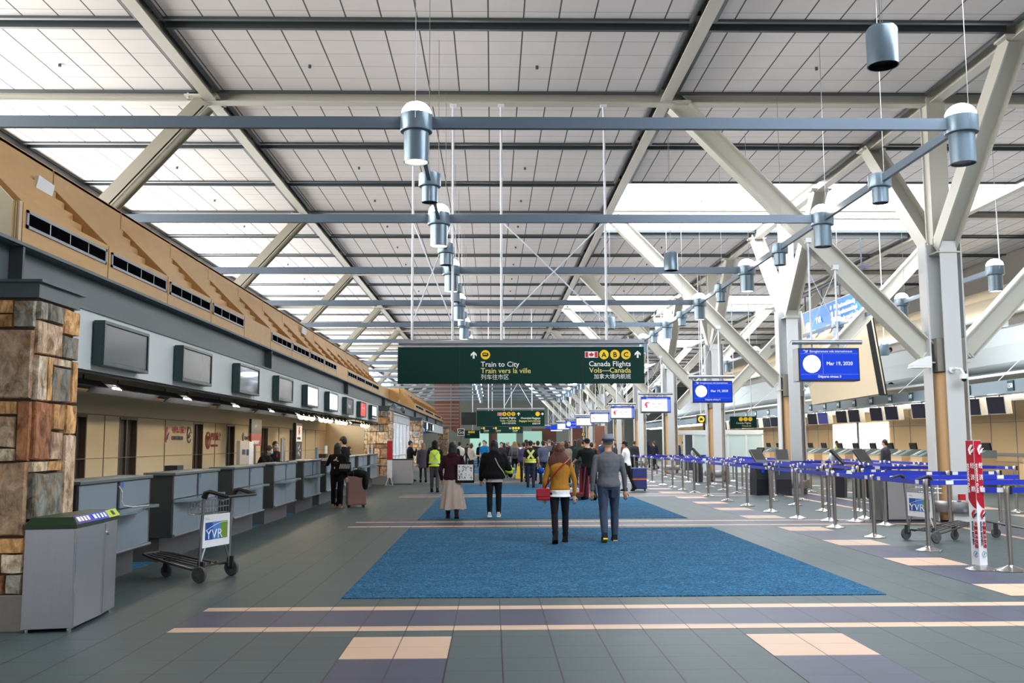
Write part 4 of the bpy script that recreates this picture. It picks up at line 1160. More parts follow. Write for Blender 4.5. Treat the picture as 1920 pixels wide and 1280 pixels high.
def info(k, kind, lab):
    y = YC - .35 + P * k
    t = thing('information_screen', lab, 'screen', (7.0, y, 2.92), 0, 'hanging information screens along the columns')
    m = MB(); m.box(-.64, .64, .0, .36, -.02, .67)
    M = Matrix(((0, 0, 1, -.72), (1, 0, 0, .12), (0, 1, 0, .76), (0, 0, 0, 1)))
    m.build('case', mat('screen_case_grey', (132, 136, 144), rough=.4), t, bevel=.008)
    m = MB(); m.cyl((-.74, .1, .80), (.74, .1, .80), .05, n=12); m.box(-.74, .74, .1, .3, .80, .83); m.build('light_rail', MC['rail_steel'], t, smooth=True)
    MB().box(-.635, .635, -.012, .0, -.015, .665).build('bezel', BLK, t)
    s = MB().box(-.61, .61, -.018, -.01, .01, .64).build('display', SBLUE if kind == 'clock' else SWH, t)
    if kind in ('clock', 'white'):
        text('Enregistrement vols internationaux', .068, WHITEG, s, (-.40, -.021, .625), name='heading', sx=.92)
    if kind == 'clock':
        m = MB(); m.box(-.6, .6, -.02, -.018, .548, .553); m.box(-.6, .6, -.02, -.018, .118, .123); m.box(-.135, -.130, -.02, -.018, .123, .548); m.build('divider', mat('thin_line_blue', (130, 150, 240)), s)
        f = MB().cyl((-.365, -.018, .335), (-.365, -.024, .335), .185, n=36).build('clock_face', CLK, s)
        m = MB(); m.bar((-.365, -.026, .335), (-.365, -.026, .45), .008, .003, up=(0, 1, 0)); m.bar((-.365, -.026, .335), (-.49, -.026, .40), .006, .003, up=(0, 1, 0)); m.build('clock_hand', BLK, f)
        text('Mar 19, 2020', .105, WHITEG, s, (-.06, -.021, .385), name='date', bold=.0012, sx=.98)
        text('Départs niveau 3', .07, WHITEG, s, (0, -.021, .10), align='CENTER', name='footer', bold=.0008)
        g = MB(); g.tube([(-.5, -.022, .575), (-.46, -.022, .61), (-.53, -.022, .62)], .008, 5); g.tube([(-.47, -.022, .57), (-.44, -.022, .62)], .008, 5); g.build('takeoff_icon', WHITEG, s)
    elif kind == 'white':
        MB().box(-.61, .61, -.0185, -.017, .555, .64).build('heading_band', SBLUE, s); MB().box(-.61, .61, -.0185, -.017, .01, .05).build('footer_band', mat('band_grey_blue', (70, 74, 110)), s)
        MB().box(.48, .61, -.0195, -.0175, .05, .555).build('side_band', mat('side_band_blue', (90, 110, 220), emit=.5), s)
        if k in (2, 3):
            phoenix(s, .3, (-.5, .28), -.02); text('AIR CHINA', .1, mat('logo_grey', (80, 80, 90)), s, (-.18, -.021, .4), name='airline_name', bold=.001); text('中国国际航空', .06, PINK, s, (-.18, -.021, .25), name='airline_line')
        else:
            phoenix(s, .16, (-.5, .3), -.02); text('CHINA EASTERN', .07, MC['logo_grey'], s, (-.3, -.021, .35), name='airline_name', bold=.001)
    else:
        MB().box(-.61, .61, -.0185, -.017, .1, .64).build('blue_field', SBLUE, s)
    b = MB()
    for x in (-.28, .28):
        zt = 3.55 + (9.61 - .42 - 7.0 - x) * (ZC - .12 - 3.55) / 5.2 - 2.92 - .22
        o = MB().cyl((x, .2, .66), (x, .2, zt), .022, n=10).build('rod', ROD, t, smooth=True)
        MB().box(x - .06, x + .06, .14, .26, zt - .04, zt + .06).build('clamp', ROD, o)
    MB().cyl((-.28, .2, 1.1), (.28, .2, 2.3), .008, n=5).build('cross_brace', ROD, t); MB().cyl((.28, .2, 1.1), (-.28, .2, 2.3), .008, n=5).build('cross_brace', ROD, t)
    return t
ik = ['clock', 'clock', 'white', 'white', 'white', 'white', 'clock', 'white', 'blue', 'blue']
for k, kd in enumerate(ik):
    d = {'clock': 'blue screen with clock and date hanging before the columns', 'white': 'white airline-logo screen hanging before the columns', 'blue': 'all-blue screen hanging before the columns'}[kd]
    info(k, kd, '%s, %s' % (d, near_word(k, 'screen')))
# ---------------------------------------------------------------- right side: check-in hall
WPAN = mat('warm_wood_wall_panel', (226, 192, 142), rough=.5, noise_s=1.2, noise_a=.05)
struct(MB().box(19.4, 19.5, 8, 100, 0, 3.7).build('wall_right', WPAN))
wr = bpy.data.objects['wall_right']
m = MB()
for k in range(52): m.box(19.385, 19.4, 8 + k * 1.8, 8.03 + k * 1.8, 0, 3.6)
for z in (.85, 2.35): m.box(19.385, 19.4, 8, 100, z, z + .03)
m.build('panel_joint', mat('joint_blue_grey', (150, 150, 168), rough=.4), wr)
m = MB(); m.box(19.34, 19.4, 8, 100, 1.08, 1.2); m.build('dado_rail', mat('dado_grey', (150, 146, 144), rough=.5), wr)
SOFW = mat('pale_soffit_paint', (226, 228, 226), rough=.6)
struct(MB().box(15.4, 19.5, 8, 100, 3.62, 3.70).build('trim_3', SOFW))
# balcony with curved front
M = Matrix(((1, 0, 0, 0), (0, 0, 1, 8), (0, 1, 0, 0), (0, 0, 0, 1)))
m = MB(); m.mprism([(18.0, 5.58), (17.94, 5.58), (17.96, 5.0), (18.15, 4.4), (18.5, 4.13), (22, 4.13), (22, 4.25), (18.6, 4.25), (18.25, 4.5), (18.05, 5.0)], 92, M)
o = struct(m.build('wall_right_balcony', mat('balcony_pale_grey', (180, 186, 187), rough=.5))); 
m = MB(); m.mprism([(17.6, 3.70), (17.6, 3.98), (19.5, 4.13), (19.5, 3.7)], 92, M); struct(m.build('trim_4', SOFW))
struct(MB().box(18.2, 19.4, 8, 100, 4.04, 4.13).build('trim_5', DARKMET))
MB().box(17.92, 18.04, 8, 100, 5.58, 5.63).build('handrail_cap', mat('cap_rail_grey', (120, 124, 126)), o)
struct(MB().box(22.0, 22.1, 8, 100, 4.1, 9.3).build('wall_right_upper', mat('upper_wall_warm', (170, 166, 158), rough=.7)))
wu = bpy.data.objects['wall_right_upper']
MB().box(21.6, 22.0, 8, 100, 6.9, 7.0).build('cove_ledge', SOFW, wu)
MB().box(21.75, 21.95, 8, 100, 7.0, 7.04).build('cove_light', mat('cove_glow', (255, 236, 196), emit=16.0, ecol=(255, 238, 210)), wu)
MB().box(20.6, 22.0, 8, 100, 7.9, 9.3).build('dark_upper_band', mat('upper_band_grey', (120, 116, 110), rough=.8), wu)  # upper band in a darker grey than the wall
m = MB()
for k in range(14): m.box(21.97, 22.0, 26 + k * 5.2, 27.3 + k * 5.2, 5.4, 6.4)
m.build('balcony_window', mat('balcony_window_dark', (50, 48, 46), rough=.2), wu)

sun_patch = struct(MB().box(19.36, 19.384, 46.4, 54.0, .95, 2.6).build('sunlit_wall_patch', mat('sunlit_patch_glow', (255, 250, 236), emit=3.5, ecol=(255, 248, 230))))  # glowing panel added to stand in for a patch of sunlight on the wall
MB().box(19.33, 19.36, 50.1, 50.35, .95, 3.2).build('dark_strip', mat('dark_strip_grey', (96, 112, 116)), sun_patch)  # dark upright strip in front of the glowing patch
# overhead band with numbered signs and pairs of screens
BAND = mat('band_blue_grey', (112, 124, 132), rough=.45)
t = thing('counter_canopy', 'blue-grey overhead band above the right check-in desks', 'canopy', (15.0, 10, 3.0))
MB().box(0, .12, 0, 85, .05, .42).build('fascia', BAND, t); MB().box(-.35, .6, 0, 85, .0, .05).build('rail', BAND, t); MB().box(.6, .7, 0, 85, -.15, .0).build('rear_rail', DARKMET, t)
MB().cyl((.35, 0, -.01), (.35, 85, -.01), .04, n=8).build('light_tube', mat('canopy_tube', (255, 244, 222), emit=34.0), t)
m = MB()
for k in range(12): m.cyl((0.05, 4 + k * 7, .42), (2.9, 5.5 + k * 7, 2.4), .012, n=6)
m.build('tie_rod', ROD, t)
nums = [(27.2, '150'), (29.7, '149'), (33.8, '147'), (35.6, '146'), (37.4, '145'), (39.2, '144'), (41.0, '143'), (42.7, '142'), (44.6, '141'), (49.5, '140'), (51.5, '139'), (54, '138'), (56, '137')]
NB = mat('number_plate_green', (24, 66, 70), rough=.5); NT = WHITEG
LF = (R(90), 0, R(-90))      # writing that faces -X
for y, s in nums:
    t = thing('number_sign', 'small dark plate reading %s on the overhead band at right' % s, 'number plate', (14.98, y, 3.24), 0, 'desk number plates on the overhead band')
    MB().box(-.02, .015, -.16, .16, -.15, .15).build('plate', NB, t)
    text(s, .19, NT, t, (-.024, .0, .075), LF, 'numeral', align='CENTER', bold=.004)
CASEP = mat('monitor_case_pale', (196, 192, 184), rough=.5); SCD = mat('monitor_dark_face', (38, 38, 48), rough=.25); SCP = mat('monitor_violet_face', (74, 76, 140), rough=.25)
def monitor(loc, lab, mt):
    t = thing('overhead_monitor', lab, 'monitor', loc, 0, 'tilted monitors over the right desks')
    m = MB()
    poly = [(-.42, 0), (-.34, -.52), (-.06, -.50), (-.12, 0)]
    M = Matrix(((1, 0, 0, 0), (0, 0, 1, -.30), (0, 1, 0, 0), (0, 0, 0, 1)))
    m.mprism(poly, .6, M); m.build('case', CASEP, t, bevel=.006)
    M2 = Matrix(((1, 0, 0, 0), (0, 0, 1, -.275), (0, 1, 0, 0), (0, 0, 0, 1)))
    MB().mprism([(-.425, -.02), (-.350, -.50), (-.340, -.50), (-.415, -.02)], .55, M2).build('display', mt, t)
    MB().lathe([(.001, .03), (.3, .035), (.34, .05), (.3, .07), (.001, .075)], c=(-.2, 0, 0), n=20).build('reflector_disc', WHITEP, t)
    MB().cyl((-.2, 0, -.02), (-.2, 0, .12), .03, n=8).build('mount', DARKMET, t)
    return t
mp = {}
mons = []
yy = 24.0
for k in range(24): mons.append(yy); yy += 1.4 if k % 2 == 0 else 2.25
mw = ['nearest', 'second', 'third', 'fourth']
for k, y in enumerate(mons):
    v = k in (10, 12, 13)
    lab = '%s tilted overhead monitor above the right check-in desks, %s' % ('violet-faced' if v else 'dark', 'at the right photo edge' if k == 0 else (ordn[k] if k < 20 else ['twenty-first', 'twenty-second', 'twenty-third', 'twenty-fourth'][k - 20]) + ' from the right edge')
    key = 'v' if v else 'd'
    if key in mp: dup(mp[key], (15.0, y, 2.94), None, lab)
    else: mp[key] = monitor((15.0, y, 2.94), lab, SCP if v else SCD); mp[key].rotation_euler = (0, 0, R(27))

# check-in desks on the right
DWOOD = mat('desk_front_wood', (222, 188, 142), rough=.45, noise_s=4, noise_a=.06, stretch=(1, .3, 3)); DGREY = mat('desk_grey_top', (134, 152, 160), rough=.35); DDARK = mat('desk_side_dark', (74, 84, 84), rough=.45)
def rdesk(loc, lab):
    t = thing('check_in_desk', lab, 'desk', loc, 0, 'check-in desks on the right')
    MB().box(0, .8, 0, 1.0, .42, 1.08).build('body', DWOOD, t); MB().box(.08, .8, 0, 1.7, 0, .42).build('plinth', mat('plinth_steel', (96, 94, 92), rough=.4, metal=.5), t)
    MB().box(.25, .8, 1.0, 1.7, .42, .95).build('return', mat('return_beige', (196, 164, 120), rough=.5), t)
    M = Matrix(((1, 0, 0, 0), (0, 0, 1, 0.0), (0, 1, 0, 0), (0, 0, 0, 1)))
    MB().mprism([(-.03, 1.08), (-.03, 1.10), (.48, 1.34), (.8, 1.34), (.8, 1.08)], 1.0, M).build('sloped_top', DGREY, t)
    d = MB(); c, s = math.cos(.44), math.sin(.44)
    d.cbox((.20, .45, 1.215), (.36, .07, .012), ry=-.44); d.build('slot', BLACK, t)
    d = MB(); d.cbox((.18, .82, 1.21), (.34, .2, .012), ry=-.44); d.build('white_notice', WHITEP, t)
    MB().cbox((.62, .3, 1.46), (.08, .36, .26), rz=.3, ry=-.2).build('desk_monitor', BLACK, t, bevel=.01)
    MB().cyl((.64, .3, 1.3), (.64, .3, 1.45), .03, n=8).build('monitor_stand', BLACK, t)
    return t
d0 = rdesk((16.0, 27.6, 0), 'wood-fronted check-in desk with grey sloping top at the right edge, nearest of its row')
k = 1
for y in (31.6, 33.4, 35.4, 37.2, 39.4, 41.2, 43.2, 45.2, 47.4, 49.4, 55, 57, 59, 61):
    dup(d0, (16.0, y, 0), None, 'wood-fronted check-in desk with grey sloping top, %s from the nearest one at right' % (ordn[k] if k < 20 else '')); k += 1

# tilted media tower
t = thing('media_wall', 'tall leaning display wall with blue banner above the right desks', 'display wall', (13.0, 33.0, 3.3))
m = MB(); m.add([(0, 0, 3.7), (0, 7, 3.7), (.5, 7, -.1), (.5, 0, 0.0), (.25, 0, 3.7), (.25, 7, 3.7), (.75, 7, -.1), (.75, 0, 0)],
                [(0, 1, 2, 3), (7, 6, 5, 4), (0, 3, 7, 4), (1, 5, 6, 2), (0, 4, 5, 1), (3, 2, 6, 7)])
m.build('tower_body', mat('tower_beige', (206, 188, 158), rough=.5), t)
MB().add([(-.02, -.03, 3.75), (.02, -.03, 3.75), (.55, -.03, -.05), (.50, -.03, -.05), (-.02, -.0, 3.75), (.3, .02, 3.75), (.82, .02, -.05), (.50, -.0, -.05)],
         [(0, 1, 2, 3), (7, 6, 5, 4), (0, 3, 7, 4), (1, 5, 6, 2), (0, 4, 5, 1), (3, 2, 6, 7)]).build('edge_frame', BLACK, t)
th = math.atan2(.5, 3.7)
def tw(u, z, o=0.0): return (.5 * (3.7 - z) / 3.7 - o, u, z)
BAN = mat('banner_blue', (24, 100, 214), rough=.4, emit=.25)
bn = MB().add([tw(.05, 2.78, .03), tw(6.2, 2.62, .03), tw(6.2, 3.66, .03), tw(.05, 3.66, .03), tw(.05, 2.78, 0), tw(6.2, 2.62, 0), tw(6.2, 3.66, 0), tw(.05, 3.66, 0)],
              [(0, 3, 2, 1), (4, 5, 6, 7), (0, 1, 5, 4), (3, 7, 6, 2), (0, 4, 7, 3), (1, 2, 6, 5)]).build('banner', BAN, t)
RT = (R(90) - 0.0, 0, R(-90))
for q, s in enumerate(("Practise social distancing.", "Stay at least an arm's length", "from other people if possible.")):
    z = 3.5 - q * .24; p = tw(1.3, z, .05)
    text(s, .24, WHITEG, bn, p, RT, 'banner_line', align='CENTER', sx=.7, bold=.003)
m = MB()
for u in (2.55, 2.95):
    m.ell(tw(u, 3.45, .04), (.02, .09, .09)); m.cbox(tw(u, 3.15, .04), (.02, .16, .36)); m.cbox(tw(u, 2.9, .04), (.02, .1, .25))
m.build('people_pictogram', WHITEG, bn)
text('YVR', .36, WHITEG, bn, tw(4.4, 3.3, .05), RT, 'banner_logo', align='CENTER', bold=.006)
m = MB(); m.ell(tw(5.75, 3.1, .03), (.02, .35, .42)); m.ell(tw(5.2, 2.75, .03), (.02, .4, .2)); m.ell(tw(3.6, 2.75, .03), (.02, .4, .2)); m.build('cloud_shape', WHITEG, bn)
for q in range(6):
    p = tw(4.6, 2.35 - q * .22, .02); text(['Vancouver  8:25', 'Toronto  9:10', 'Calgary  9:30', 'Ottawa  9:40', 'Halifax  9:55', 'Regina  10:05'][q], .17, mat('tower_text_white', (244, 240, 230), emit=.4), t, p, RT, 'tower_line', align='CENTER', sx=.8)
m = MB(); m.cyl((.2, -.2, 4.5), (.2, 7.2, 4.5), .09, n=10)
for q in range(4): m.cyl((.2, .5 + 2 * q, 4.5), (.2, .5 + 2 * q, 3.6), .03, n=6)
m.cyl((.2, .3, 4.5), (.2, .3, 5.6), .03, n=6); m.cyl((.2, 6.7, 4.5), (.2, 6.7, 5.6), .03, n=6)
m.build('hanging_truss', mat('truss_black', (40, 42, 60), rough=.4), t)
# white glazed booth
t = thing('glass_booth', 'white-framed frosted glass booth between the second and third columns', 'booth', (9.9, 52.0, 0))
m = MB(); m.box(0, 4.9, -.05, .05, 2.05, 2.3); m.box(0, 4.9, -.05, .05, 0, .12)
for x in (0, .5, 1.0, 2.35, 2.9, 3.9, 4.8): m.box(x, x + .1, -.05, .05, 0, 2.1)
m.box(0, 4.9, 0, 2.5, 2.25, 2.3); m.build('frame', WHITEP, t)
MB().box(1.1, 4.8, -.01, .01, .12, 2.05).build('frosted_pane', mat('frosted_glass', (196, 214, 212), rough=.5), t)
MB().box(.6, 1.0, -.01, .01, .12, 2.05).build('dark_pane', mat('dark_glass_pane', (66, 76, 84), rough=.2), t)
# dark and brown partitions far behind the columns
BRW = mat('reddish_brown_panel', (92, 52, 36), rough=.6, noise_s=2, noise_a=.1)
for k, (x0, x1, y, z) in enumerate(((4.6, 7.5, 112, 3.3), (8.4, 9.2, 78, 3.0), (7.9, 8.9, 94, 3.1), (-.5, .5, 112, 3.0))):
    o = MB().box(x0, x1, y, y + .3, 0, z).build('partition', BRW); tag(o, 'reddish brown partition at the far end, %s' % ['behind the last screens', 'between two middle-distance columns', 'narrow, farther between columns', 'behind the far green sign', 'behind the desks queue on the right'][k], 'partition')
for k, x in enumerate((-2.6, .6, 3.6)):
    o = MB().box(x, x + 2.2, 111.5, 111.6, 0, 3.0).build('glass_screen', mat('pale_green_glass', (160, 206, 190), rough=.3, emit=.25)); tag(o, 'pale green lit glass panel at the far end, %s' % ['left', 'middle', 'right'][k], 'glass panel')
# brown louvred bulk high on the left of the far end
t = thing('brown_bulkhead', 'rusty brown louvred bulkhead high at the far left end of the hall', 'bulkhead', (-5.6, 92, 3.0))
MB().add([(0, 0, .9), (2.55, 0, -.6), (2.3, 0, 6.0), (0, 0, 6.05), (0, 3, .9), (2.55, 3, -.6), (2.3, 3, 6.0), (0, 3, 6.05)], [(0, 1, 2, 3), (7, 6, 5, 4), (0, 4, 5, 1), (1, 5, 6, 2), (2, 6, 7, 3), (3, 7, 4, 0)]).build('body', mat('rust_panel', (98, 54, 34), rough=.6, noise_s=1.5, noise_a=.1), t)
m = MB()
for q in range(16): m.box(0, 2.4, -.05, 0, .3 + q * .34, .36 + q * .34)
m.box(1.6, 1.66, -.08, -.02, -.2, 5.9); m.build('louvre', mat('louvre_grey', (120, 118, 118), rough=.5), t)

# ---------------------------------------------------------------- barrier posts and belts
BELT = mat('belt_blue', (14, 42, 170), rough=.55); POSTM = mat('post_steel', (176, 172, 168), rough=.25, metal=.95)
def post_base():
    t = thing('barrier_post', 'x', 'barrier post', (0, 0, 0))
    m = MB(); m.lathe([(.185, 0), (.19, .008), (.186, .018), (.1, .045), (.05, .062), (.036, .075)], n=28); m.build('base', POSTM, t, smooth=True)
    m = MB(); m.lathe([(.034, .06), (.034, .98)], n=18); m.build('pole', POSTM, t, smooth=True)
    m = MB(); m.lathe([(.04, .98), (.04, 1.06), (.034, 1.075)], n=18); m.build('head', POSTM, t, smooth=True)
    MB().box(.034, .06, -.03, .03, .97, 1.07).build('belt_socket', BLACK, t)
    return t
pb = post_base()
first = [True]
def post(x, y, lab, to=None):
    if first[0]: t = pb; t.location = (x, y, 0); t['label'] = lab; t['group'] = 'belt barrier posts'; first[0] = False; CH[t.name] = [(c, kids(c)) for c in kids(t)]
    else: t = dup(pb, (x, y, 0), 0, lab, 'belt barrier posts')
    for (tx, ty, side) in (to or []):
        dx, dy = tx - x, ty - y; L = math.hypot(dx, dy); ang = math.atan2(dy, dx)
        b = MB(); b.bar((.04 * math.cos(ang), .04 * math.sin(ang), 1.02), ((L - .04) * math.cos(ang), (L - .04) * math.sin(ang), 1.02), .004, .072)
        o = b.build('belt', BELT, t)
        g = MB(); c, s = math.cos(ang), math.sin(ang)
        for f in (.14, .86): MB().cbox((f * L * c, f * L * s, 1.022), (.12, .012, .06), rz=ang).build('belt_tag', WHITEP, o)
    return t
Y1 = [12.27, 14.57, 16.63, 18.54, 20.8, 22.8, 24.9, 27.0, 29.4, 31.4, 33.3, 35.2, 37.3, 39.7, 41.2, 42.6, 44.6, 46.8]
for i, y in enumerate(Y1):
    to = []
    if i and i + 1 < len(Y1): to.append((6.62, Y1[i + 1], 1))
    if i == 0: to.append((6.28, 12.39, 1)); to.append((9.2, 12.3, 1))
    if i in (1, 2): to.append((9.3, y + .1, 1))
    if i == 3: to.append((8.95, 18.85, 1))
    if i == 16: to.append((9.0, 44.7, 1))
    post(6.62, y, 'steel barrier post in the front row beside the carpets, %s' % near_word(i, 'post'), to)
L2 = [(7.06, 20.1), (7.53, 19.9), (7.79, 19.0), (8.0, 20.6), (8.95, 18.7), (10.05, 18.9), (7.9, 22.9), (7.9, 25.0), (7.9, 27.0), (7.88, 30.87), (7.95, 33.0), (8.0, 35.2), (8.0, 37.3), (8.1, 39.6), (8.14, 43.1), (8.1, 44.8), (8.13, 47.3)]
for i, (x, y) in enumerate(L2):
    to = []
    if i + 1 < len(L2) and i >= 3 and i != 5: to.append((L2[i + 1][0], L2[i + 1][1], 1))
    if i == 0: to.append((7.53, 19.9, 1))
    if i in (8, 11, 14): to.append((6.62, Y1[[0, 0, 0, 0, 0, 0, 0, 0, 7, 0, 0, 11, 0, 0, 15][i]], 1))
    post(x, y, 'steel barrier post in the middle row before the white columns, %s' % near_word(i, 'post'), to)
L3 = [(8.75, 22.84), (8.75, 24.99), (8.76, 27.07), (8.85, 29.5), (8.85, 31.7), (8.83, 33.8), (8.84, 35.8), (8.74, 37.7), (8.9, 41.8), (9.0, 44.7)]
for i, (x, y) in enumerate(L3):
    to = [(L3[i + 1][0], L3[i + 1][1], 1)] if i + 1 < len(L3) else []
    if i % 3 == 0: to.append((12.2 if i == 0 else 10.5, y + .1, 1))
    post(x, y, 'steel barrier post in the row touching the columns, %s' % near_word(i, 'post'), to)
L4 = [(10.5, 22.0), (10.5, 24.6), (10.55, 27.04), (10.5, 29.1), (10.5, 31.5), (10.5, 34.0), (10.4, 36.5), (10.2, 40.5), (12.2, 22.2), (12.2, 24.6), (12.2, 27.2), (12.2, 29.6), (12.2, 32.0), (12.2, 34.6)]
for i, (x, y) in enumerate(L4):
    to = [(L4[i + 1][0], L4[i + 1][1], 1)] if i + 1 < len(L4) and i != 7 else []
    post(x, y, 'steel barrier post behind the columns in the desk queue, %s' % near_word(i, 'post'), to)

# economy class totem on a barrier base
t = thing('class_totem', 'tall red and white three-sided economy class totem on a steel disc base', 'sign', (6.3, 12.40, 0))
m = MB(); m.lathe([(.185, 0), (.19, .008), (.186, .018), (.1, .045), (.05, .062)], n=28); m.build('base', POSTM, t, smooth=True)
A, B_, Cc = Vector((-.085, .06)), Vector((-.035, -.05)), Vector((.08, -.02))
def cut(u): return .80 + .10 * (1 - u) ** 1.6
MB().prism([(A.x, A.y), (B_.x, B_.y), (Cc.x, Cc.y), (.0, .1)], .06, 1.66).build('white_body', mat('totem_white', (232, 232, 236), rough=.4), t)
TR = mat('totem_red', (176, 14, 40), rough=.4)
def facep(P0, P1, uv0, uv1, z0l, z0r, z1, off, name, mt, parent):
    d = (P1 - P0); n = Vector((d.y, -d.x)).normalized() * off
    a = P0 + d * uv0 + n; b = P0 + d * uv1 + n; a2 = P0 + d * uv0 - n * .5; b2 = P0 + d * uv1 - n * .5
    m = MB(); N = 9; vs = []
    for k in range(N + 1):
        u = k / N; z = z0l + (z0r - z0l) * (1 - (1 - u) ** 1.8); p = a + (b - a) * u; q = a2 + (b2 - a2) * u
        vs += [(p.x, p.y, z), (p.x, p.y, z1), (q.x, q.y, z), (q.x, q.y, z1)]
    fs = []
    for k in range(N):
        i = 4 * k; j = i + 4; fs += [(i, j, j + 1, i + 1), (i + 2, i + 3, j + 3, j + 2), (i + 1, j + 1, j + 3, i + 3), (i, i + 2, j + 2, j)]
    fs += [(0, 1, 3, 2), (4 * N, 4 * N + 2, 4 * N + 3, 4 * N + 1)]
    return m.add(vs, fs).build(name, mt, parent)
for (p0, p1, nm) in ((A, B_, 'l'), (B_, Cc, 'r')):
    f = facep(p0, p1, .03, .97, .90, .78, 1.655, .003, 'red_field', TR, t)
    d = p1 - p0; ang = math.atan2(d.y, d.x); n_ = Vector((d.y, -d.x)).normalized() * .006
    w_ = d.length
    def pt(u, z): q = p0 + d * u + n_; return (q.x, q.y, z)
    rot = (R(90), 0, ang)
    for q, ch in enumerate('经济舱'): text(ch, .078, WHITEG, f, pt(.46, 1.36 - .15 * q), rot, 'characters', bold=.001, sx=.8)
    rot2 = (Euler((R(90), 0, ang)).to_matrix() @ Matrix.Rotation(R(-90), 3, 'Z')).to_euler()
    text('ECONOMY CLASS', .036, WHITEG, f, pt(.30, 1.36), rot2, 'latin_line', sx=1.3, bold=.0006)
    swallow(f, .13, pt(.38, 1.48), rot, WHITEG, WHITEG)
    swallow(t, .11, pt(.38, .66), rot, SIGNRED, NAVY)
    text('中國東方航空', .05, SIGNRED, t, pt(.9, .62), rot2, 'characters', sx=1.15)
    text('CHINA EASTERN', .03, NAVY, t, pt(.48, .62), rot2, 'latin_line', sx=1.35)
    m = MB()
    q0 = Vector(pt(.6, .2)); M2 = Matrix.Translation(q0) @ Euler(rot).to_matrix().to_4x4()
    ring = [(.032 * math.cos(a), .038 * math.sin(a)) for a in [q * .393 for q in range(16)]]
    m.tube([M2 @ Vector((a, b, 0)) for a, b in ring] , .003, 4); m.tube([M2 @ Vector((-.01, -.02, 0)), M2 @ Vector((.012, .02, 0))], .006, 4)
    m.build('round_emblem', mat('emblem_blue', (90, 140, 170)), t)

# kiosks
KB = mat('kiosk_black', (30, 34, 42), rough=.4)
def kiosk(loc, rz, lab):
    t = thing('check_in_kiosk', lab, 'kiosk', loc, rz, 'black self-service kiosks')
    m = MB(); M = Matrix(((0, 0, 1, -.23), (1, 0, 0, 0), (0, 1, 0, 0), (0, 0, 0, 1)))
    m.mprism([(-.16, 0), (.2, 0), (.2, .5), (.14, .98), (-.1, .98), (-.18, .5)], .46, M); m.build('cabinet', KB, t, bevel=.01)
    m = MB(); m.mprism([(-.18, 1.0), (-.14, .96), (.24, 1.36), (.2, 1.42)], .42, Matrix(((0, 0, 1, -.21), (1, 0, 0, 0), (0, 1, 0, 0), (0, 0, 0, 1)))); m.build('screen_head', BLACK, t, bevel=.008)
    m = MB(); m.mprism([(-.165, 1.015), (-.155, 1.005), (.185, 1.40), (.19, 1.415)], .36, Matrix(((0, 0, 1, -.18), (1, 0, 0, 0), (0, 1, 0, 0), (0, 0, 0, 1)))); m.build('touch_screen', mat('kiosk_screen', (52, 50, 48), rough=.7, spec=.15), t)
    MB().ell((.1, .2, 1.2), (.05, .1, .14)).build('rear_pod', WHITEP, t, smooth=True)
    MB().box(-.04, .04, -.19, -.175, .7, .78).build('blue_badge', SBLUE, t)
    return t
q0 = kiosk((8.35, 29.9, 0), R(20), 'black self-service kiosk left of the second column, left of the pair')
dup(q0, (9.0, 29.6, 0), R(-10), 'black self-service kiosk left of the second column, right of the pair')
dup(q0, (8.65, 40.2, 0), R(70), 'black self-service kiosk standing alone left of the third column')
dup(q0, (11.4, 41.0, 0), R(-60), 'black self-service kiosk just right of the third column')
dup(q0, (10.4, 28.6, 0), R(60), 'black self-service kiosk right of the second column, left of a pair')
dup(q0, (11.0, 28.2, 0), R(20), 'black self-service kiosk right of the second column, right of a pair')
# steel cabinet in front of the nearest column
t = thing('steel_cabinet', 'low grey metal cabinet beside the foot of the nearest column', 'cabinet', (8.05, 19.85, 0))
MB().box(0, .14, 0, .6, .02, .90).build('side_unit', mat('cabinet_dark_side', (92, 92, 90), rough=.4, metal=.5), t); MB().box(.16, 1.02, 0, .55, .04, .88).build('body', mat('cabinet_steel', (158, 156, 156), rough=.35, metal=.6, noise_s=30, noise_a=.05), t, bevel=.006)
MB().box(.12, 1.04, -.02, .57, .88, .90).build('lid', STEEL, t); MB().box(.1, 1.0, .02, .5, 0, .04).build('plinth', BLACK, t)
# small red box at column foot
o = MB().cbox((9.52, 19.35, .52), (.12, .08, .12)).build('alarm_box', SIGNRED); tag(o, 'small red box on the steel guard of the nearest column', 'alarm box')
# ---------------------------------------------------------------- people
SKINS = {'light': (222, 178, 152), 'mid': (198, 148, 118), 'tan': (176, 124, 94)}
def skin(k): return mat('skin_' + k, SKINS[k], rough=.55)
HAIRC = {'black': (22, 18, 18), 'brown': (58, 36, 26), 'auburn': (86, 38, 24), 'fair': (150, 112, 72), 'grey': (120, 112, 104)}
def hairm(k): return mat('hair_' + k, HAIRC[k], rough=.5, noise_s=40, noise_a=.5, stretch=(1, 1, .12), bump=.8, bump_s=60)

def fuse(mb, name, m, parent, vox, smooth=4, extra=None):
    o = mb.build(name, m)
    md = o.modifiers.new('fuse', 'REMESH'); md.mode = 'VOXEL'; md.voxel_size = vox
    s = o.modifiers.new('relax', 'SMOOTH'); s.factor = .5; s.iterations = smooth
    dg = bpy.context.evaluated_depsgraph_get()
    me = bpy.data.meshes.new_from_object(o.evaluated_get(dg))
    old = o.data; o.modifiers.clear(); o.data = me; bpy.data.meshes.remove(old)
    me.name = name
    me.materials.clear(); me.materials.append(m)
    if extra is not None:
        b = bmesh.new(); b.from_mesh(me)
        tmp = bpy.data.meshes.new('t'); tmp.from_pydata(extra.v, [], extra.f); b.from_mesh(tmp); b.to_mesh(me); b.free(); bpy.data.meshes.remove(tmp)
    me.polygons.foreach_set('use_smooth', [True] * len(me.polygons))
    o.parent = parent
    return o

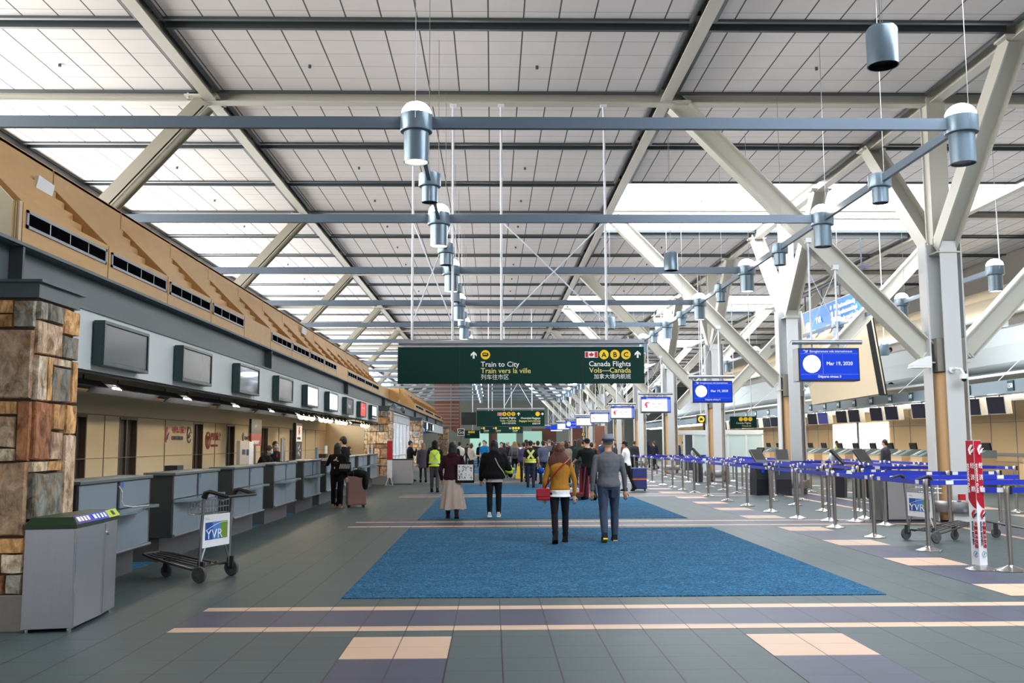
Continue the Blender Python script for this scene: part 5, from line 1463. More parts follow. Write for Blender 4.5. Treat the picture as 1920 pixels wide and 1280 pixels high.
def loft(mb, rings, n=16):
    """rings: (centre, rx, ry) stacked along z"""
    vs = []
    for c, rx, ry in rings:
        for i in range(n):
            a = 2 * math.pi * i / n
            vs.append((c[0] + rx * math.cos(a), c[1] + ry * math.sin(a), c[2]))
    fs = []
    for k in range(len(rings) - 1):
        for i in range(n):
            j = (i + 1) % n
            fs.append((k * n + i, k * n + j, (k + 1) * n + j, (k + 1) * n + i))
    fs += [tuple(range(n - 1, -1, -1)), tuple((len(rings) - 1) * n + i for i in range(n))]
    return mb.add(vs, fs)

def limb(mb, pts, rs, n=12):
    for k in range(len(pts) - 1):
        mb.cyl(pts[k], pts[k + 1], rs[k], rs[k + 1], n=n)
    for p, r in zip(pts, rs): mb.ell(p, (r, r, r), n=n, m=8)

def person(label, x, y, heading=0, H=1.7, top=(60, 60, 60), topkind='jacket', pants=(30, 30, 36), legkind='trousers', skirt=None,
           hair='black', hairkind='short', sk='mid', hat=None, wd=1.0, arms=None, legs=((4, 4), (-10, 14)), shoes=(30, 28, 28), lean=0, z0=0.0,
           detail=1, mask=False, hem=.50, under=None, sole=None, extra=None, look=0, sleeves='long', hood=False, boots=False):
    """local frame: x right, y forward, z up; heading 0 looks away from the camera"""
    t = thing('person', label, 'person', (x, y, z0), R(heading))
    vox = (.011, .022, .034)[detail - 1] if detail else .01
    sw = 8 if detail == 1 else 3
    SH, HW, HIPW = .815 * H, .112 * H * wd, .052 * H
    # legs
    TL, SL, AH = .245 * H, .246 * H, .042 * H
    low = []
    def chain(hz, side, a, b):
        hip = Vector((side * HIPW, 0, hz)); a, kb = R(a), R(b)
        knee = hip + Vector((side * .006 * H, TL * math.sin(a), -TL * math.cos(a)))
        ank = knee + Vector((0, SL * math.sin(a - kb), -SL * math.cos(a - kb)))
        return hip, knee, ank
    pit = []
    for a, b in legs: pit.append(max(0, -(a - b)) if (a - b) < -8 else 0)
    need = []
    for (a, b), side in zip(legs, (-1, 1)):
        _, _, an = chain(0, side, a, b)
        tilt = R(min(60, max(0, b - a - 4)))
        need.append(AH + .055 * H * math.sin(tilt) - an.z)
    hz = max(need)
    L = [chain(hz, side, a, b) for (a, b), side in zip(legs, (-1, 1))]
    dz = hz - .533 * H
    piv = Vector((0, 0, hz + .03 * H)); rl = Matrix.Rotation(R(-lean), 4, 'X')
    def U(p):
        p = Vector(p) + Vector((0, 0, dz))
        return piv + rl @ (p - piv)
    # arms
    if arms is None: arms = (((-.16, .05, -1), (-.04, .16, -1)), ((.16, -.03, -1), (.04, .1, -1)))
    A = []
    for (u, f), side in zip(arms, (-1, 1)):
        s = U((side * HW * .91, 0, SH - .022 * H)); u = Vector(u).normalized(); f = Vector(f).normalized()
        e = s + u * .172 * H; w_ = e + f * .150 * H
        A.append((s, e, w_, f))
    b = MB(); skm = skin(sk)
    tors = [((0, .0, .50 * H), .088 * wd, .070), ((0, .0, .54 * H), .098 * wd, .074), ((0, 0, .60 * H), .082 * wd, .062), ((0, 0, .65 * H), .080 * wd, .060),
            ((0, 0, .72 * H), .094 * wd, .066), ((0, 0, .775 * H), .104 * wd, .064), ((0, 0, .805 * H), .098 * wd, .052), ((0, 0, .825 * H), .070 * wd, .044), ((0, 0, .842 * H), .040 * wd, .036)]
    def torso(mb, pad, zlo=None, zhi=None, flare=0.0, bag=0.0):
        rings = []
        for c, rx, ry in tors:
            if zhi and c[2] > zhi * H + 1e-6: continue
            rings.append((c, rx, ry))
        if zlo is not None:
            lowr = [r for r in rings if r[0][2] > zlo * H + .01]
            base = min(tors, key=lambda r: abs(r[0][2] - zlo * H))
            rings = [((0, 0, zlo * H), base[1] + flare, base[2] + flare)] + lowr
        out = []
        for c, rx, ry in rings:
            p = U(c); b_ = bag * (1 if .53 * H < c[2] < .74 * H else .3)
            out.append(((p.x, p.y, p.z), rx * H + pad + b_, ry * H + pad + b_))
        loft(mb, out)
    torso(b, -.004)
    hc = U((0, .012 * H, .932 * H)); hr = (.046 * H, .056 * H, .066 * H)
    rk = Matrix.Rotation(R(look), 3, 'Z') @ Matrix.Rotation(R(-lean * .5), 3, 'X')
    def Hd(v): return hc + rk @ Vector(v)
    b.cyl(U((0, -.006 * H, .825 * H)), U((0, .004 * H, .885 * H)), .036 * H * wd, .033 * H)
    b.ell(hc, hr, n=18, m=12, rot=rk)
    b.ell(Hd((0, .018 * H, -.032 * H)), (.034 * H, .036 * H, .034 * H), rot=rk)
    if detail <= 2:
        b.ell(Hd((0, .058 * H, -.006 * H)), (.009 * H, .014 * H, .016 * H), rot=rk)
        for s in (-1, 1): b.ell(Hd((s * .046 * H, -.002 * H, -.004 * H)), (.008 * H, .013 * H, .02 * H), rot=rk)
    for (hip, kn, an) in L:
        limb(b, [hip, kn, an], [.050 * H, .032 * H, .023 * H])
    ex = MB()
    for (s, e, w_, f), side in zip(A, (-1, 1)):
        limb(b, [s, e, w_], [.026 * H, .022 * H, .015 * H])
        fd = f; m3 = rotm(fd, up=Vector((0, 1, .2))); pal = w_ + fd * .030 * H
        b.ell(pal, (.024 * H, .012 * H, .034 * H), n=12, m=8, rot=m3)
        # five fingers, thumb leaving the side of the palm
        if detail <= 2:
            for q, (ox, ln) in enumerate(((-.016, .036), (-.006, .043), (.004, .040), (.013, .032))):
                p0 = pal + m3 @ Vector((ox * H, 0, .022 * H)); p1 = p0 + m3 @ Vector((0, .006 * H, ln * H * .55)); p2 = p1 + m3 @ Vector((0, .016 * H, ln * H * .42))
                ex.tube([p0, p1, p2], [.0052 * H, .0048 * H, .0038 * H], 6)
            p0 = pal + m3 @ Vector((-.020 * H, 0, -.006 * H)); p1 = p0 + m3 @ Vector((-.012 * H, .006 * H, .018 * H)); ex.tube([p0, p1, p1 + m3 @ Vector((-.002 * H, .006 * H, .016 * H))], [.0062 * H, .0056 * H, .0045 * H], 6)
    fuse(b, 'body', skm, t, vox, sw, ex)
    # face
    if detail <= 2:
        e = MB()
        for s in (-1, 1): e.ell(Hd((s * .017 * H, .051 * H, .004 * H)), (.006 * H, .004 * H, .0045 * H), n=8, m=6)
        e.build('eye', mat('eye_dark', (30, 24, 22), rough=.2), t)
        if not mask:
            e = MB(); e.ell(Hd((0, .0535 * H, -.032 * H)), (.013 * H, .004 * H, .004 * H), n=8, m=6); e.build('mouth', mat('lip', (150, 84, 76), rough=.5), t)
    if mask:
        e = MB(); e.ell(Hd((0, .034 * H, -.026 * H)), (.037 * H, .034 * H, .028 * H), n=14, m=10, rot=rk); e.build('face_mask', mat('mask_blue', (122, 176, 196), rough=.7), t, smooth=True)
    # trousers or skirt
    if legkind in ('trousers', 'leggings'):
        m = MB(); pad = .006 if legkind == 'trousers' else .002
        k = 1.0 if legkind == 'leggings' else 1.12
        loft(m, [((0, 0, hz - .045 * H), .078 * H * wd + pad, .064 * H + pad), ((0, 0, hz + .0 * H), .094 * H * wd + pad, .069 * H + pad), ((0, 0, hz + .03 * H), .088 * H * wd + pad, .064 * H + pad), ((0, 0, hz + .05 * H), .080 * H * wd + pad, .059 * H + pad)])
        for (hip, kn, an) in L:
            an2 = kn + (an - kn) * 1.0
            limb(m, [hip, (hip + kn) / 2, kn, (kn + an2) / 2, an2], [.054 * H * k, .047 * H * k, .035 * H * k, .035 * H * k, (.027 if legkind == 'trousers' else .021) * H * k])
        fuse(m, legkind, cloth(pants), t, vox, sw)
    else:
        m = MB(); zb, rr = skirt; N = 72; rings = []
        for q in range(9):
            u = q / 8; z = hz + .07 * H - (hz + .07 * H - zb) * u
            rings.append((z, (.085 + (rr - .085) * u ** .8) * H, (.065 + (rr * .78 - .065) * u ** .8) * H, u))
        vs = []
        for z, rx, ry, u in rings:
            for i in range(N):
                a = 2 * math.pi * i / N; f = 1 + .13 * u * math.sin(a * 9 + 1.2 * math.sin(u * 2)) + .04 * u * math.sin(a * 5)
                vs.append((rx * f * math.cos(a), ry * f * math.sin(a) - .01 * u, z + (.012 * math.sin(a * 4) * u)))
        n0 = len(vs)
        vs += [(v[0] * .96, v[1] * .96, v[2]) for v in vs]
        fs = []
        for k in range(8):
            for i in range(N):
                j = (i + 1) % N; fs.append((k * N + i, k * N + j, (k + 1) * N + j, (k + 1) * N + i)); fs.append((n0 + (k + 1) * N + i, n0 + (k + 1) * N + j, n0 + k * N + j, n0 + k * N + i))
        for i in range(N): fs.append((8 * N + i, 8 * N + (i + 1) % N, n0 + 8 * N + (i + 1) % N, n0 + 8 * N + i)); fs.append((i, n0 + i, n0 + (i + 1) % N, (i + 1) % N))
        m.add(vs, fs).build('skirt', cloth(pants), t, smooth=True)
    # shoes
    for (hip, kn, an), (a, bb), side in zip(L, legs, (-1, 1)):
        tilt = R(min(60, max(0, bb - a - 4)))
        m = MB(); rr = Matrix.Rotation(-tilt, 3, 'X'); c = an + rr @ Vector((0, 0, -AH))
        out = [(-.030, -.06), (.030, -.06), (.036, .0), (.044, .09), (.032, .155), (-.022, .16), (-.040, .09), (-.034, .0)]
        s1 = H / 1.7
        if boots: MB().cyl(an + rr @ Vector((0, -.004, -.02)), an + (kn - an) * .26, .036 * s1 * 1.1, .033 * H * 1.0, n=14).build('boot_shaft', cloth(shoes), t, smooth=True)
        vs = []
        for z, k in ((0, 1.06), (.022, 1.12), (.05, 1.04), (.085, .92), (.11, .84)):
            for (px, py) in out:
                yy = py if z < .03 else (py if py < .03 else .03 + (py - .03) * (1 - (z - .03) * (9 if z < .06 else 12.0)) if (z < .12) else py)
                if z > .06: yy = min(yy, .045)
                vs.append(c + rr @ Vector((px * k * s1 * 1.15 * side, yy * s1 * 1.15, z * s1)))
        fs = []
        for q in range(4):
            for i in range(8):
                j = (i + 1) % 8; fs.append((q * 8 + i, q * 8 + j, q * 8 + 8 + j, q * 8 + 8 + i))
        fs += [tuple(range(7, -1, -1)), tuple(range(32, 40))]
        o = m.add(vs, fs).build('shoe', cloth(shoes), t, smooth=True)
        if sole:
            q = MB(); k = 1.05; vs = [c + rr @ Vector((px * k * s1 * 1.15 * side, py * 1.03 * s1 * 1.15, z * s1)) for z in (-.001, .024) for px, py in out]
            q.add(vs, [(i, (i + 1) % 8, 8 + (i + 1) % 8, 8 + i) for i in range(8)] + [tuple(range(7, -1, -1)), tuple(range(8, 16))]).build('sole', mat('sole_%d_%d_%d' % sole, sole, rough=.6), o)
    # undershirt hem
    if under:
        m = MB(); torso(m, .016, under[0], .57, .016); fuse(m, 'undershirt', cloth(under[1]), t, vox, sw)
    # top
    pad = {'jacket': .022, 'sweater': .017, 'tee': .013, 'puffer': .052, 'coat': .026}[topkind]
    m = MB(); torso(m, pad, hem, None, .012 if topkind == 'coat' else .0, bag={'puffer': .045, 'jacket': .014}.get(topkind, 0))
    m.ell(U((0, -.004 * H, .838 * H)), (.045 * H * wd + pad * .6, .042 * H + pad * .5, .022 * H))
    for (s, e, w_, f), side in zip(A, (-1, 1)):
        k = {'puffer': 1.95, 'jacket': 1.35, 'coat': 1.35}.get(topkind, 1.2)
        m.ell(s, (.027 * H * k, .028 * H * k, .027 * H * k))
        if sleeves == 'long':
            limb(m, [s, (s + e) / 2, e, e + (w_ - e) * .92], [.027 * H * k, .026 * H * k, .023 * H * k, .017 * H * k])
        elif sleeves == 'short': limb(m, [s, s + (e - s) * .72], [.028 * H * k, .028 * H * k])
        elif sleeves == 'threequarter': limb(m, [s, (s + e) / 2, e, e + (w_ - e) * .5], [.032 * H * k, .030 * H * k, .027 * H * k, .023 * H * k])
    if hood: m.ell(U((0, -.045 * H, .83 * H)), (.07 * H, .035 * H, .045 * H))
    fuse(m, {'puffer': 'jacket', 'tee': 'tee_shirt'}.get(topkind, topkind), cloth(top), t, vox, sw)
    # hair
    m = MB(); hm = hairm(hair)
    if hairkind != 'bald':
        if hairkind == 'cropped':
            m.ell(Hd((0, -.006 * H, .012 * H)), (.0475 * H, .055 * H, .058 * H), n=18, m=12, rot=rk)
        elif hairkind == 'short':
            m.ell(Hd((0, -.008 * H, .016 * H)), (.051 * H, .058 * H, .060 * H), n=18, m=12, rot=rk); m.ell(Hd((0, -.03 * H, -.01 * H)), (.043 * H, .034 * H, .045 * H), rot=rk)
        elif hairkind in ('long', 'wavy', 'bob', 'hood', 'bun'):
            m.ell(Hd((0, -.010 * H, .016 * H)), ((.062 if hairkind == 'wavy' else .055) * H, .060 * H, .062 * H), n=18, m=12, rot=rk)
            dn = {'long': -.16, 'wavy': -.165, 'bob': -.085, 'hood': -.07, 'bun': -.03}[hairkind]; wdt = {'long': .058, 'wavy': .125, 'bob': .060, 'hood': .064, 'bun': .045}[hairkind]
            for q in range(13):
                u = q / 12; ww = .056 + (wdt - .056) * min(1, u * 1.9) - (.012 * max(0, u - .7) / .3)
                m.ell(Hd((0, -.030 * H - .006 * H * u, -.0 * H + dn * H * u)), (ww * H, .036 * H, .030 * H), n=14, m=8)
            if hairkind in ('wavy', 'long'):
                rnd = random.Random(3)
                for q in range(18 if hairkind == 'wavy' else 5):
                    a = -1 + 2 * q / (17 if hairkind == 'wavy' else 4)
                    m.ell(Hd((a * wdt * .85 * H, -.035 * H + .02 * H * abs(a), (dn * (.8 - .25 * abs(a)) - rnd.uniform(0, .03)) * H)), (.011 * H, .022 * H, .055 * H), n=8, m=6)
            if hairkind == 'bun': m.ell(Hd((0, -.07 * H, .01 * H)), (.026 * H,) * 3)
        fuse(m, 'hair' if hairkind != 'hood' else 'hood', hm if hairkind != 'hood' else cloth(top), t, max(.008, vox * .8), 2)
    if hat == 'fedora':
        hm2 = cloth((128, 132, 144), 'felt_grey'); z = .955 * H
        m = MB(); pr = [(.080 * H, 0.004 * H), (.083 * H, .008 * H), (.076 * H, .006 * H), (.056 * H, .0), (.055 * H, .02 * H), (.052 * H, .05 * H), (.046 * H, .064 * H), (.02 * H, .058 * H), (.001, .056 * H)]
        n = 30; vs = []
        c0 = U((0, -.004 * H, z))
        for r_, zz in pr:
            for i in range(n):
                a = 2 * math.pi * i / n
                vs.append(c0 + Vector((r_ * math.cos(a), r_ * 1.14 * math.sin(a), zz + (.010 * H * math.cos(2 * a) * (-1) * (r_ / (.09 * H)) ** 3 if r_ > .07 * H else 0))))
        m.add(vs, [(k * n + i, k * n + (i + 1) % n, (k + 1) * n + (i + 1) % n, (k + 1) * n + i) for k in range(len(pr) - 1) for i in range(n)])
        h = m.build('hat', hm2, t, smooth=True)
        q = MB(); vs = []
        for zz, r_ in ((.002 * H, .0575 * H), (.018 * H, .0565 * H)):
            for i in range(n): a = 2 * math.pi * i / n; vs.append(c0 + Vector((r_ * math.cos(a), r_ * 1.14 * math.sin(a), zz)))
        q.add(vs, [(i, (i + 1) % n, n + (i + 1) % n, n + i) for i in range(n)]).build('hat_band', cloth((28, 30, 40)), h)
    elif hat:
        m = MB(); c0 = Hd((0, -.004 * H, .018 * H)); n = 22; vs = []
        for q in range(7):
            a = math.pi / 2 * q / 6.01
            for i in range(n):
                b_ = 2 * math.pi * i / n; vs.append(c0 + rk @ Vector((.0535 * H * math.cos(a) * math.cos(b_), .061 * H * math.cos(a) * math.sin(b_), .055 * H * math.sin(a))))
        m.add(vs, [(k * n + i, k * n + (i + 1) % n, (k + 1) * n + (i + 1) % n, (k + 1) * n + i) for k in range(6) for i in range(n)])
        m.cbox(c0 + rk @ Vector((0, .085 * H, .004 * H)), (.075 * H, .06 * H, .006))
        m.build('cap', cloth(hat), t, smooth=True)
    if extra: extra(t, U, H, hz, A, L)
    return t

def ring_on(mb, U, H, z, rx, ry, h, n=28, off=0):
    vs = []
    for zz in (z - h / 2, z + h / 2):
        for i in range(n):
            a = 2 * math.pi * i / n; p = U((0, 0, zz)); vs.append((p.x + rx * math.cos(a), p.y + ry * math.sin(a), p.z))
    mb.add(vs, [(i, (i + 1) % n, n + (i + 1) % n, n + i) for i in range(n)])

def bagm(c): return mat('leather_%d_%d_%d' % c, c, rough=.4)
# --- main figures
def ex_w1(t, U, H, hz, A, L):
    pass
p1 = person('woman with long auburn hair in a mustard sweater walking away with a red bag', 1.12, 16.0, 0, 1.62, (166, 116, 40), 'sweater', (24, 22, 26), 'leggings',
            hair='auburn', hairkind='wavy', sk='light', wd=1.04, hem=.54, under=(.47, (232, 232, 234)), shoes=(20, 18, 18), boots=True, legs=((-12, 16), (8, 4)),
            arms=(((-.30, -.02, -1), (.02, .22, -1)), ((.30, -.02, -1), (-.02, .2, -1))), detail=1)
t = thing('shoulder_bag', 'small red shoulder bag hanging at the left hip of the woman in mustard', 'bag', (.845, 15.98, .70))
MB().prism([(-.11, -.06), (.11, -.06), (.12, .05), (-.12, .05)], 0, .20).build('pouch', bagm((170, 20, 34)), t, bevel=.03)
MB().cbox((0, -.066, .13), (.22, .012, .12)).build('flap', bagm((150, 16, 30)), t, bevel=.004)
m = MB(); m.tube([(.02, .0, .19), (.10, -.10, .33), (.22, -.145, .48), (.34, -.14, .60), (.42, -.08, .67), (.44, .02, .685)], .013, 6); m.build('strap', bagm((150, 16, 34)), t)

p2 = person('man in grey hat, grey sweater and jeans walking beside the woman in mustard', 1.96, 16.2, 0, 1.765, (98, 98, 104), 'sweater', (58, 68, 88), 'trousers',
            hair='grey', hairkind='cropped', sk='mid', hat='fedora', wd=1.12, hem=.51, shoes=(34, 34, 34), sole=(206, 188, 60), legs=((-10, 14), (7, 4)),
            arms=(((-.2, -.05, -1), (-.06, .10, -1)), ((.22, .0, -1), (.06, .18, -1))), detail=1)
m = MB().cbox((.085, -.115, .80), (.10, .010, .13)); m.build('back_pocket', cloth((44, 54, 74)), p2)
m = MB().cbox((-.085, -.115, .80), (.10, .010, .13)); m.build('back_pocket', cloth((48, 58, 78)), p2)

p3 = person('woman in a dark maroon hoodie and long pale pleated skirt walking away with a tote', -.88, 21.3, 0, 1.67, (52, 24, 34), 'jacket', (176, 162, 152), 'skirt', skirt=(.21, .165),
            hair='black', hairkind='bob', sk='light', wd=1.08, hem=.50, hood=True, shoes=(40, 26, 24), boots=True, legs=((3, 4), (-8, 12)),
            arms=(((-.32, .1, -1), (.1, .5, -.8)), ((.3, .0, -1), (-.1, .6, -.7))), detail=1)
t = thing('tote_bag', 'black tote bag with white printed panel carried by the woman in the long skirt', 'bag', (-.60, 21.18, .78))
MB().prism([(-.21, -.05), (.21, -.05), (.19, .05), (-.19, .05)], 0, .40).build('pouch', cloth((20, 20, 22)), t, bevel=.02)
pn = MB().box(-.16, .18, -.06, -.052, .06, .40).build('printed_panel', cloth((226, 226, 226)), t)
m = MB(); rnd = random.Random(4)
for q in range(46):
    m.cbox((rnd.uniform(-.14, .16), -.062, rnd.uniform(.08, .38)), (rnd.uniform(.02, .05), .003, rnd.uniform(.006, .014)), ry=rnd.uniform(0, 3))
m.build('print', BLK, pn)
m = MB(); m.tube([(-.12, -.02, .38), (-.06, -.05, .52), (.0, .0, .64), (.02, .08, .66)], .01, 6); m.tube([(.14, -.02, .38), (.10, -.05, .5), (.04, .0, .63), (.02, .08, .66)], .01, 6); m.build('handle', cloth((20, 20, 22)), t)

p4 = person('woman in a black puffer jacket and black jeans walking away, pale strap across back', .04, 21.5, 0, 1.71, (20, 20, 22), 'puffer', (24, 26, 32), 'trousers',
            hair='black', hairkind='bob', sk='light', wd=1.1, hem=.50, under=(.455, (170, 170, 172)), hood=True, shoes=(200, 200, 200), sole=(236, 236, 236), legs=((-5, 8), (8, 2)),
            arms=(((-.26, .1, -1), (-.1, .3, -1)), ((.5, .1, -1), (.15, .5, -.5))), detail=1)
m = MB(); m.tube([(.02, -.185, 1.32), (.10, -.205, 1.15), (.21, -.17, 1.0), (.26, -.05, .9)], .012, 6); m.build('strap', cloth((190, 184, 170)), p4)
t = thing('scarf_bundle', 'lime green bundle held at the right side of the woman in the black puffer', 'bundle', (.36, 21.58, 1.02)); MB().ell((0, 0, 0), (.12, .08, .06), rot=Matrix.Rotation(.3, 3, 'Y')).ell((.08, .02, .04), (.07, .06, .04)).build('fabric', cloth((190, 204, 70)), t, smooth=True)

def vest(t, U, H, hz, A, L):
    m = MB(); rings = []
    for z, rx, ry in ((.50, .122, .094), (.56, .120, .092), (.64, .114, .086), (.72, .124, .090), (.785, .120, .082), (.82, .085, .062)):
        p = U((0, 0, z * H)); rings.append(((p.x, p.y, p.z), rx * H, ry * H))
    loft(m, rings, 24); v = m.build('vest', mat('hi_vis_lime', (206, 240, 30), rough=.8), t, smooth=True)
    s = MB(); y = -.094 * H
    s.bar((-.08 * H, y, .795 * H), (.07 * H, y, .60 * H), .035, .012, up=(0, 1, 0)); s.bar((.08 * H, y, .795 * H), (-.07 * H, y, .60 * H), .035, .012, up=(0, 1, 0))
    ring_on(s, U, H, .565 * H, .124 * H, .096 * H, .045)
    s.build('reflective_stripe', mat('reflective_silver', (196, 200, 206), rough=.4), v)
person('worker in a lime high-visibility vest with silver cross and grey cargo trousers, walking away', -1.96, 32.8, 0, 1.74, (26, 28, 34), 'jacket', (74, 74, 80), 'trousers', hair='black', hairkind='hood', sk='mid', wd=1.12, shoes=(26, 24, 24),
       legs=((4, 3), (-6, 12)), detail=2, extra=vest)
def harness(t, U, H, hz, A, L):
    m = MB(); y = -.088 * H
    for s in (-1, 1): m.bar((s * .07 * H, y, .80 * H), (-s * .06 * H, y - .01, .62 * H), .075, .012, up=(0, 1, 0))
    ring_on(m, U, H, .595 * H, .114 * H, .086 * H, .06); ring_on(m, U, H, .55 * H, .119 * H, .091 * H, .075)
    h = m.build('harness', mat('hi_vis_yellow', (226, 232, 60), rough=.8), t)
    g = MB()
    for s in (-1, 1): g.bar((s * .07 * H, y - .009, .80 * H), (-s * .06 * H, y - .019, .62 * H), .028, .012, up=(0, 1, 0))
    ring_on(g, U, H, .55 * H, .121 * H, .093 * H, .025); g.build('reflective_stripe', mat('reflective_silver', (196, 200, 206), rough=.4), h)
person('worker in a black tee shirt with crossed yellow harness straps, walking away', 1.42, 35.6, 0, 1.73, (34, 34, 36), 'tee', (40, 48, 62), 'trousers', hair='black', hairkind='short', sk='mid', sleeves='short', hat=(24, 24, 28),
       legs=((2, 4), (-4, 6)), detail=2, extra=harness, arms=(((-.2, .0, -1), (-.1, .3, -1)), ((.35, .1, -1), (.2, .2, -1))))
person('large man in black tee shirt and black cap leaning over a luggage cart', 2.78, 27.8, 12, 1.78, (26, 28, 30), 'tee', (34, 38, 50), 'trousers', hair='black', hairkind='cropped', sk='light', sleeves='short', hat=(20, 20, 22), wd=1.25,
       legs=((8, 4), (-14, 14)), detail=2, lean=6, arms=(((-.3, .5, -.9), (-.1, .9, -.35)), ((.2, .5, -.9), (.0, .9, -.3))))
person('man in a white shirt and black cap looking down beside a blue suitcase', 4.62, 32.9, 60, 1.70, (226, 226, 226), 'sweater', (30, 30, 34), 'trousers', hair='black', hairkind='short', sk='tan', hat=(16, 16, 18),
       detail=2, lean=4, arms=(((-.2, .3, -1), (.0, .8, -.5)), ((.2, .2, -1), (.0, .6, -.8))))
person('woman in a black hooded top with pale flowers on the back, standing at the counter', -4.0, 24.9, -8, 1.66, (18, 18, 20), 'jacket', (18, 18, 20), 'trousers', hair='black', hairkind='long', sk='light', wd=1.0, shoes=(172, 128, 108),
       legs=((0, 0), (0, 0)), detail=1, arms=(((-.5, .5, -.7), (-.5, .9, -.1)), ((.2, .0, -1), (.05, .1, -1))),
       extra=lambda t, U, H, hz, A, L: MB().ell(U((.0, -.088 * H, .745 * H)), (.035, .01, .03)).ell(U((.05, -.088 * H, .725 * H)), (.022, .01, .02)).ell(U((-.045, -.088 * H, .735 * H)), (.022, .01, .018)).ell(U((.02, -.088 * H, .775 * H)), (.018, .01, .022)).ell(U((-.03, -.09 * H, .62 * H)), (.014, .01, .03)).build('flower_print', cloth((190, 176, 150)), t))
t = thing('shoulder_bag', 'black bag with white stripes on the right shoulder of the woman at the counter', 'bag', (-3.78, 24.75, .92)); MB().prism([(-.15, -.05), (.15, -.05), (.15, .05), (-.15, .05)], 0, .26).build('pouch', cloth((20, 20, 24)), t, bevel=.03)
m = MB()
for q in range(8): m.cbox((-.12 + q * .034, -.056, .15), (.012, .006, .12), ry=.2)
m.build('stripe', cloth((220, 220, 224)), t); MB().tube([(-.1, 0, .24), (-.06, .0, .45), (.0, .1, .5)], .012, 6).build('handle', cloth((20, 20, 24)), t)
person('tall man in black with a face mask leaning on the left counter', -3.98, 25.9, 62, 1.84, (20, 20, 24), 'tee', (20, 20, 24), 'trousers', hair='black', hairkind='short', sk='light', sleeves='short', shoes=(24, 24, 24), sole=(228, 228, 228),
       legs=((6, 2), (-12, 10)), detail=1, mask=True, lean=3, arms=(((-.1, .6, -.8), (.0, 1, .0)), ((.1, .5, -.8), (.05, 1, -.05))))
def suitcase(lab, x, y, c, w_=.46, h=.68, rz=0, band=None):
    t = thing('suitcase', lab, 'suitcase', (x, y, 0), R(rz))
    MB().box(-w_ / 2, w_ / 2, -.14, .14, .06, h).build('shell', mat('case_%d_%d_%d' % c, c, rough=.45), t, bevel=.035)
    m = MB()
    for a in (-1, 1):
        for b_ in (-1, 1): m.cyl((a * w_ * .38 - .015, b_ * .09, .03), (a * w_ * .38 + .015, b_ * .09, .03), .03, n=12)
    m.build('wheel', BLACK, t)
    m = MB(); 
    for a in (-.1, .1): m.cyl((a, -.1, h), (a, -.1, h + .22), .009, n=6)
    m.cyl((-.12, -.1, h + .22), (.12, -.1, h + .22), .014, n=8); m.build('pull_handle', DARKMET, t)
    if band: MB().box(-w_ / 2 - .004, w_ / 2 + .004, -.145, .145, h * .48, h * .54).build('strap', cloth(band), t)
    return t
suitcase('blue suitcase with an orange strap beside the man in white', 5.05, 33.0, (36, 50, 110), .5, .78, 0, (214, 110, 50))
suitcase('dusty pink suitcase behind the couple at the counter, black coat over it', -3.55, 25.2, (150, 112, 104), .5, .8, 20)
o = MB().ell((-3.5, 25.25, .84), (.26, .2, .14)).ell((-3.32, 25.2, .66), (.09, .14, .24)).build('coat', cloth((18, 18, 20)), smooth=True); tag(o, 'black coat draped over the pink suitcase', 'coat')
suitcase('tall red suitcase just left of the man in the grey hat', 2.7, 28.2, (170, 28, 40), .3, .95, 80)
# loaded cart in front of the man in the black tee
t = thing('luggage_cart', 'low luggage cart with white boxes pushed by the large man in black', 'luggage cart', (2.1, 27.9, 0))
MB().box(-.6, .5, -.3, .3, .10, .16).build('platform', CARTG, t); MB().box(-.6, .5, -.31, .31, .17, .22).build('red_tray', SIGNRED, t)
m = MB()
for a in (-.5, .4):
    for b_ in (-.26, .26): m.cyl((a, b_ - .02, .05), (a, b_ + .02, .05), .05, n=14)
m.build('wheel', RUBBER, t); MB().tube([(.5, -.28, .14), (.58, -.28, .95), (.58, .28, .95), (.5, .28, .14)], .02, 8).build('push_frame', mat('cart_red_bar', (150, 30, 40), rough=.4), t)
o = MB().box(1.55, 2.5, 27.65, 28.15, .225, .34).build('carton', WHITEP, bevel=.01); tag(o, 'flat white carton on the low red-edged luggage cart', 'carton')
o = MB().ell((2.0, 27.9, .39), (.3, .2, .07)).ell((2.1, 27.85, .43), (.14, .12, .05)).build('folded_clothes', cloth((40, 44, 66)), smooth=True); tag(o, 'folded dark blue clothes on top of the white carton', 'clothes')

def backpack(lab, x, y, z, c, s=1.0):
    t = thing('backpack', lab, 'backpack', (x, y, z))
    MB().box(-.16 * s, .16 * s, -.13 * s, .0, -.24 * s, .2 * s).build('body', cloth(c), t, bevel=.05); MB().box(-.12 * s, .12 * s, -.17 * s, -.12 * s, -.2 * s, .0).build('front_pocket', cloth(tuple(int(v * .8) for v in c)), t, bevel=.02)
backpack('grey backpack on the woman with long light brown hair', 1.12, 47.86, 1.24, (112, 112, 118))
backpack('black backpack over the cream jacket beside the man in the black cap', 2.22, 34.05, 1.14, (24, 24, 28), 1.1)
backpack('black backpack on the man in black behind the harnessed worker', 2.0, 41.86, 1.26, (30, 30, 36), 1.1)
t = thing('bucket_bag', 'round blue bag held low by the harnessed worker', 'bag', (1.80, 35.75, .62)); MB().ell((0, 0, 0), (.13, .13, .13)).build('pouch', cloth((20, 70, 150)), t, smooth=True); MB().tube([(-.06, 0, .1), (0, 0, .22), (.06, 0, .1)], .01, 6).build('handle', BLACK, t)
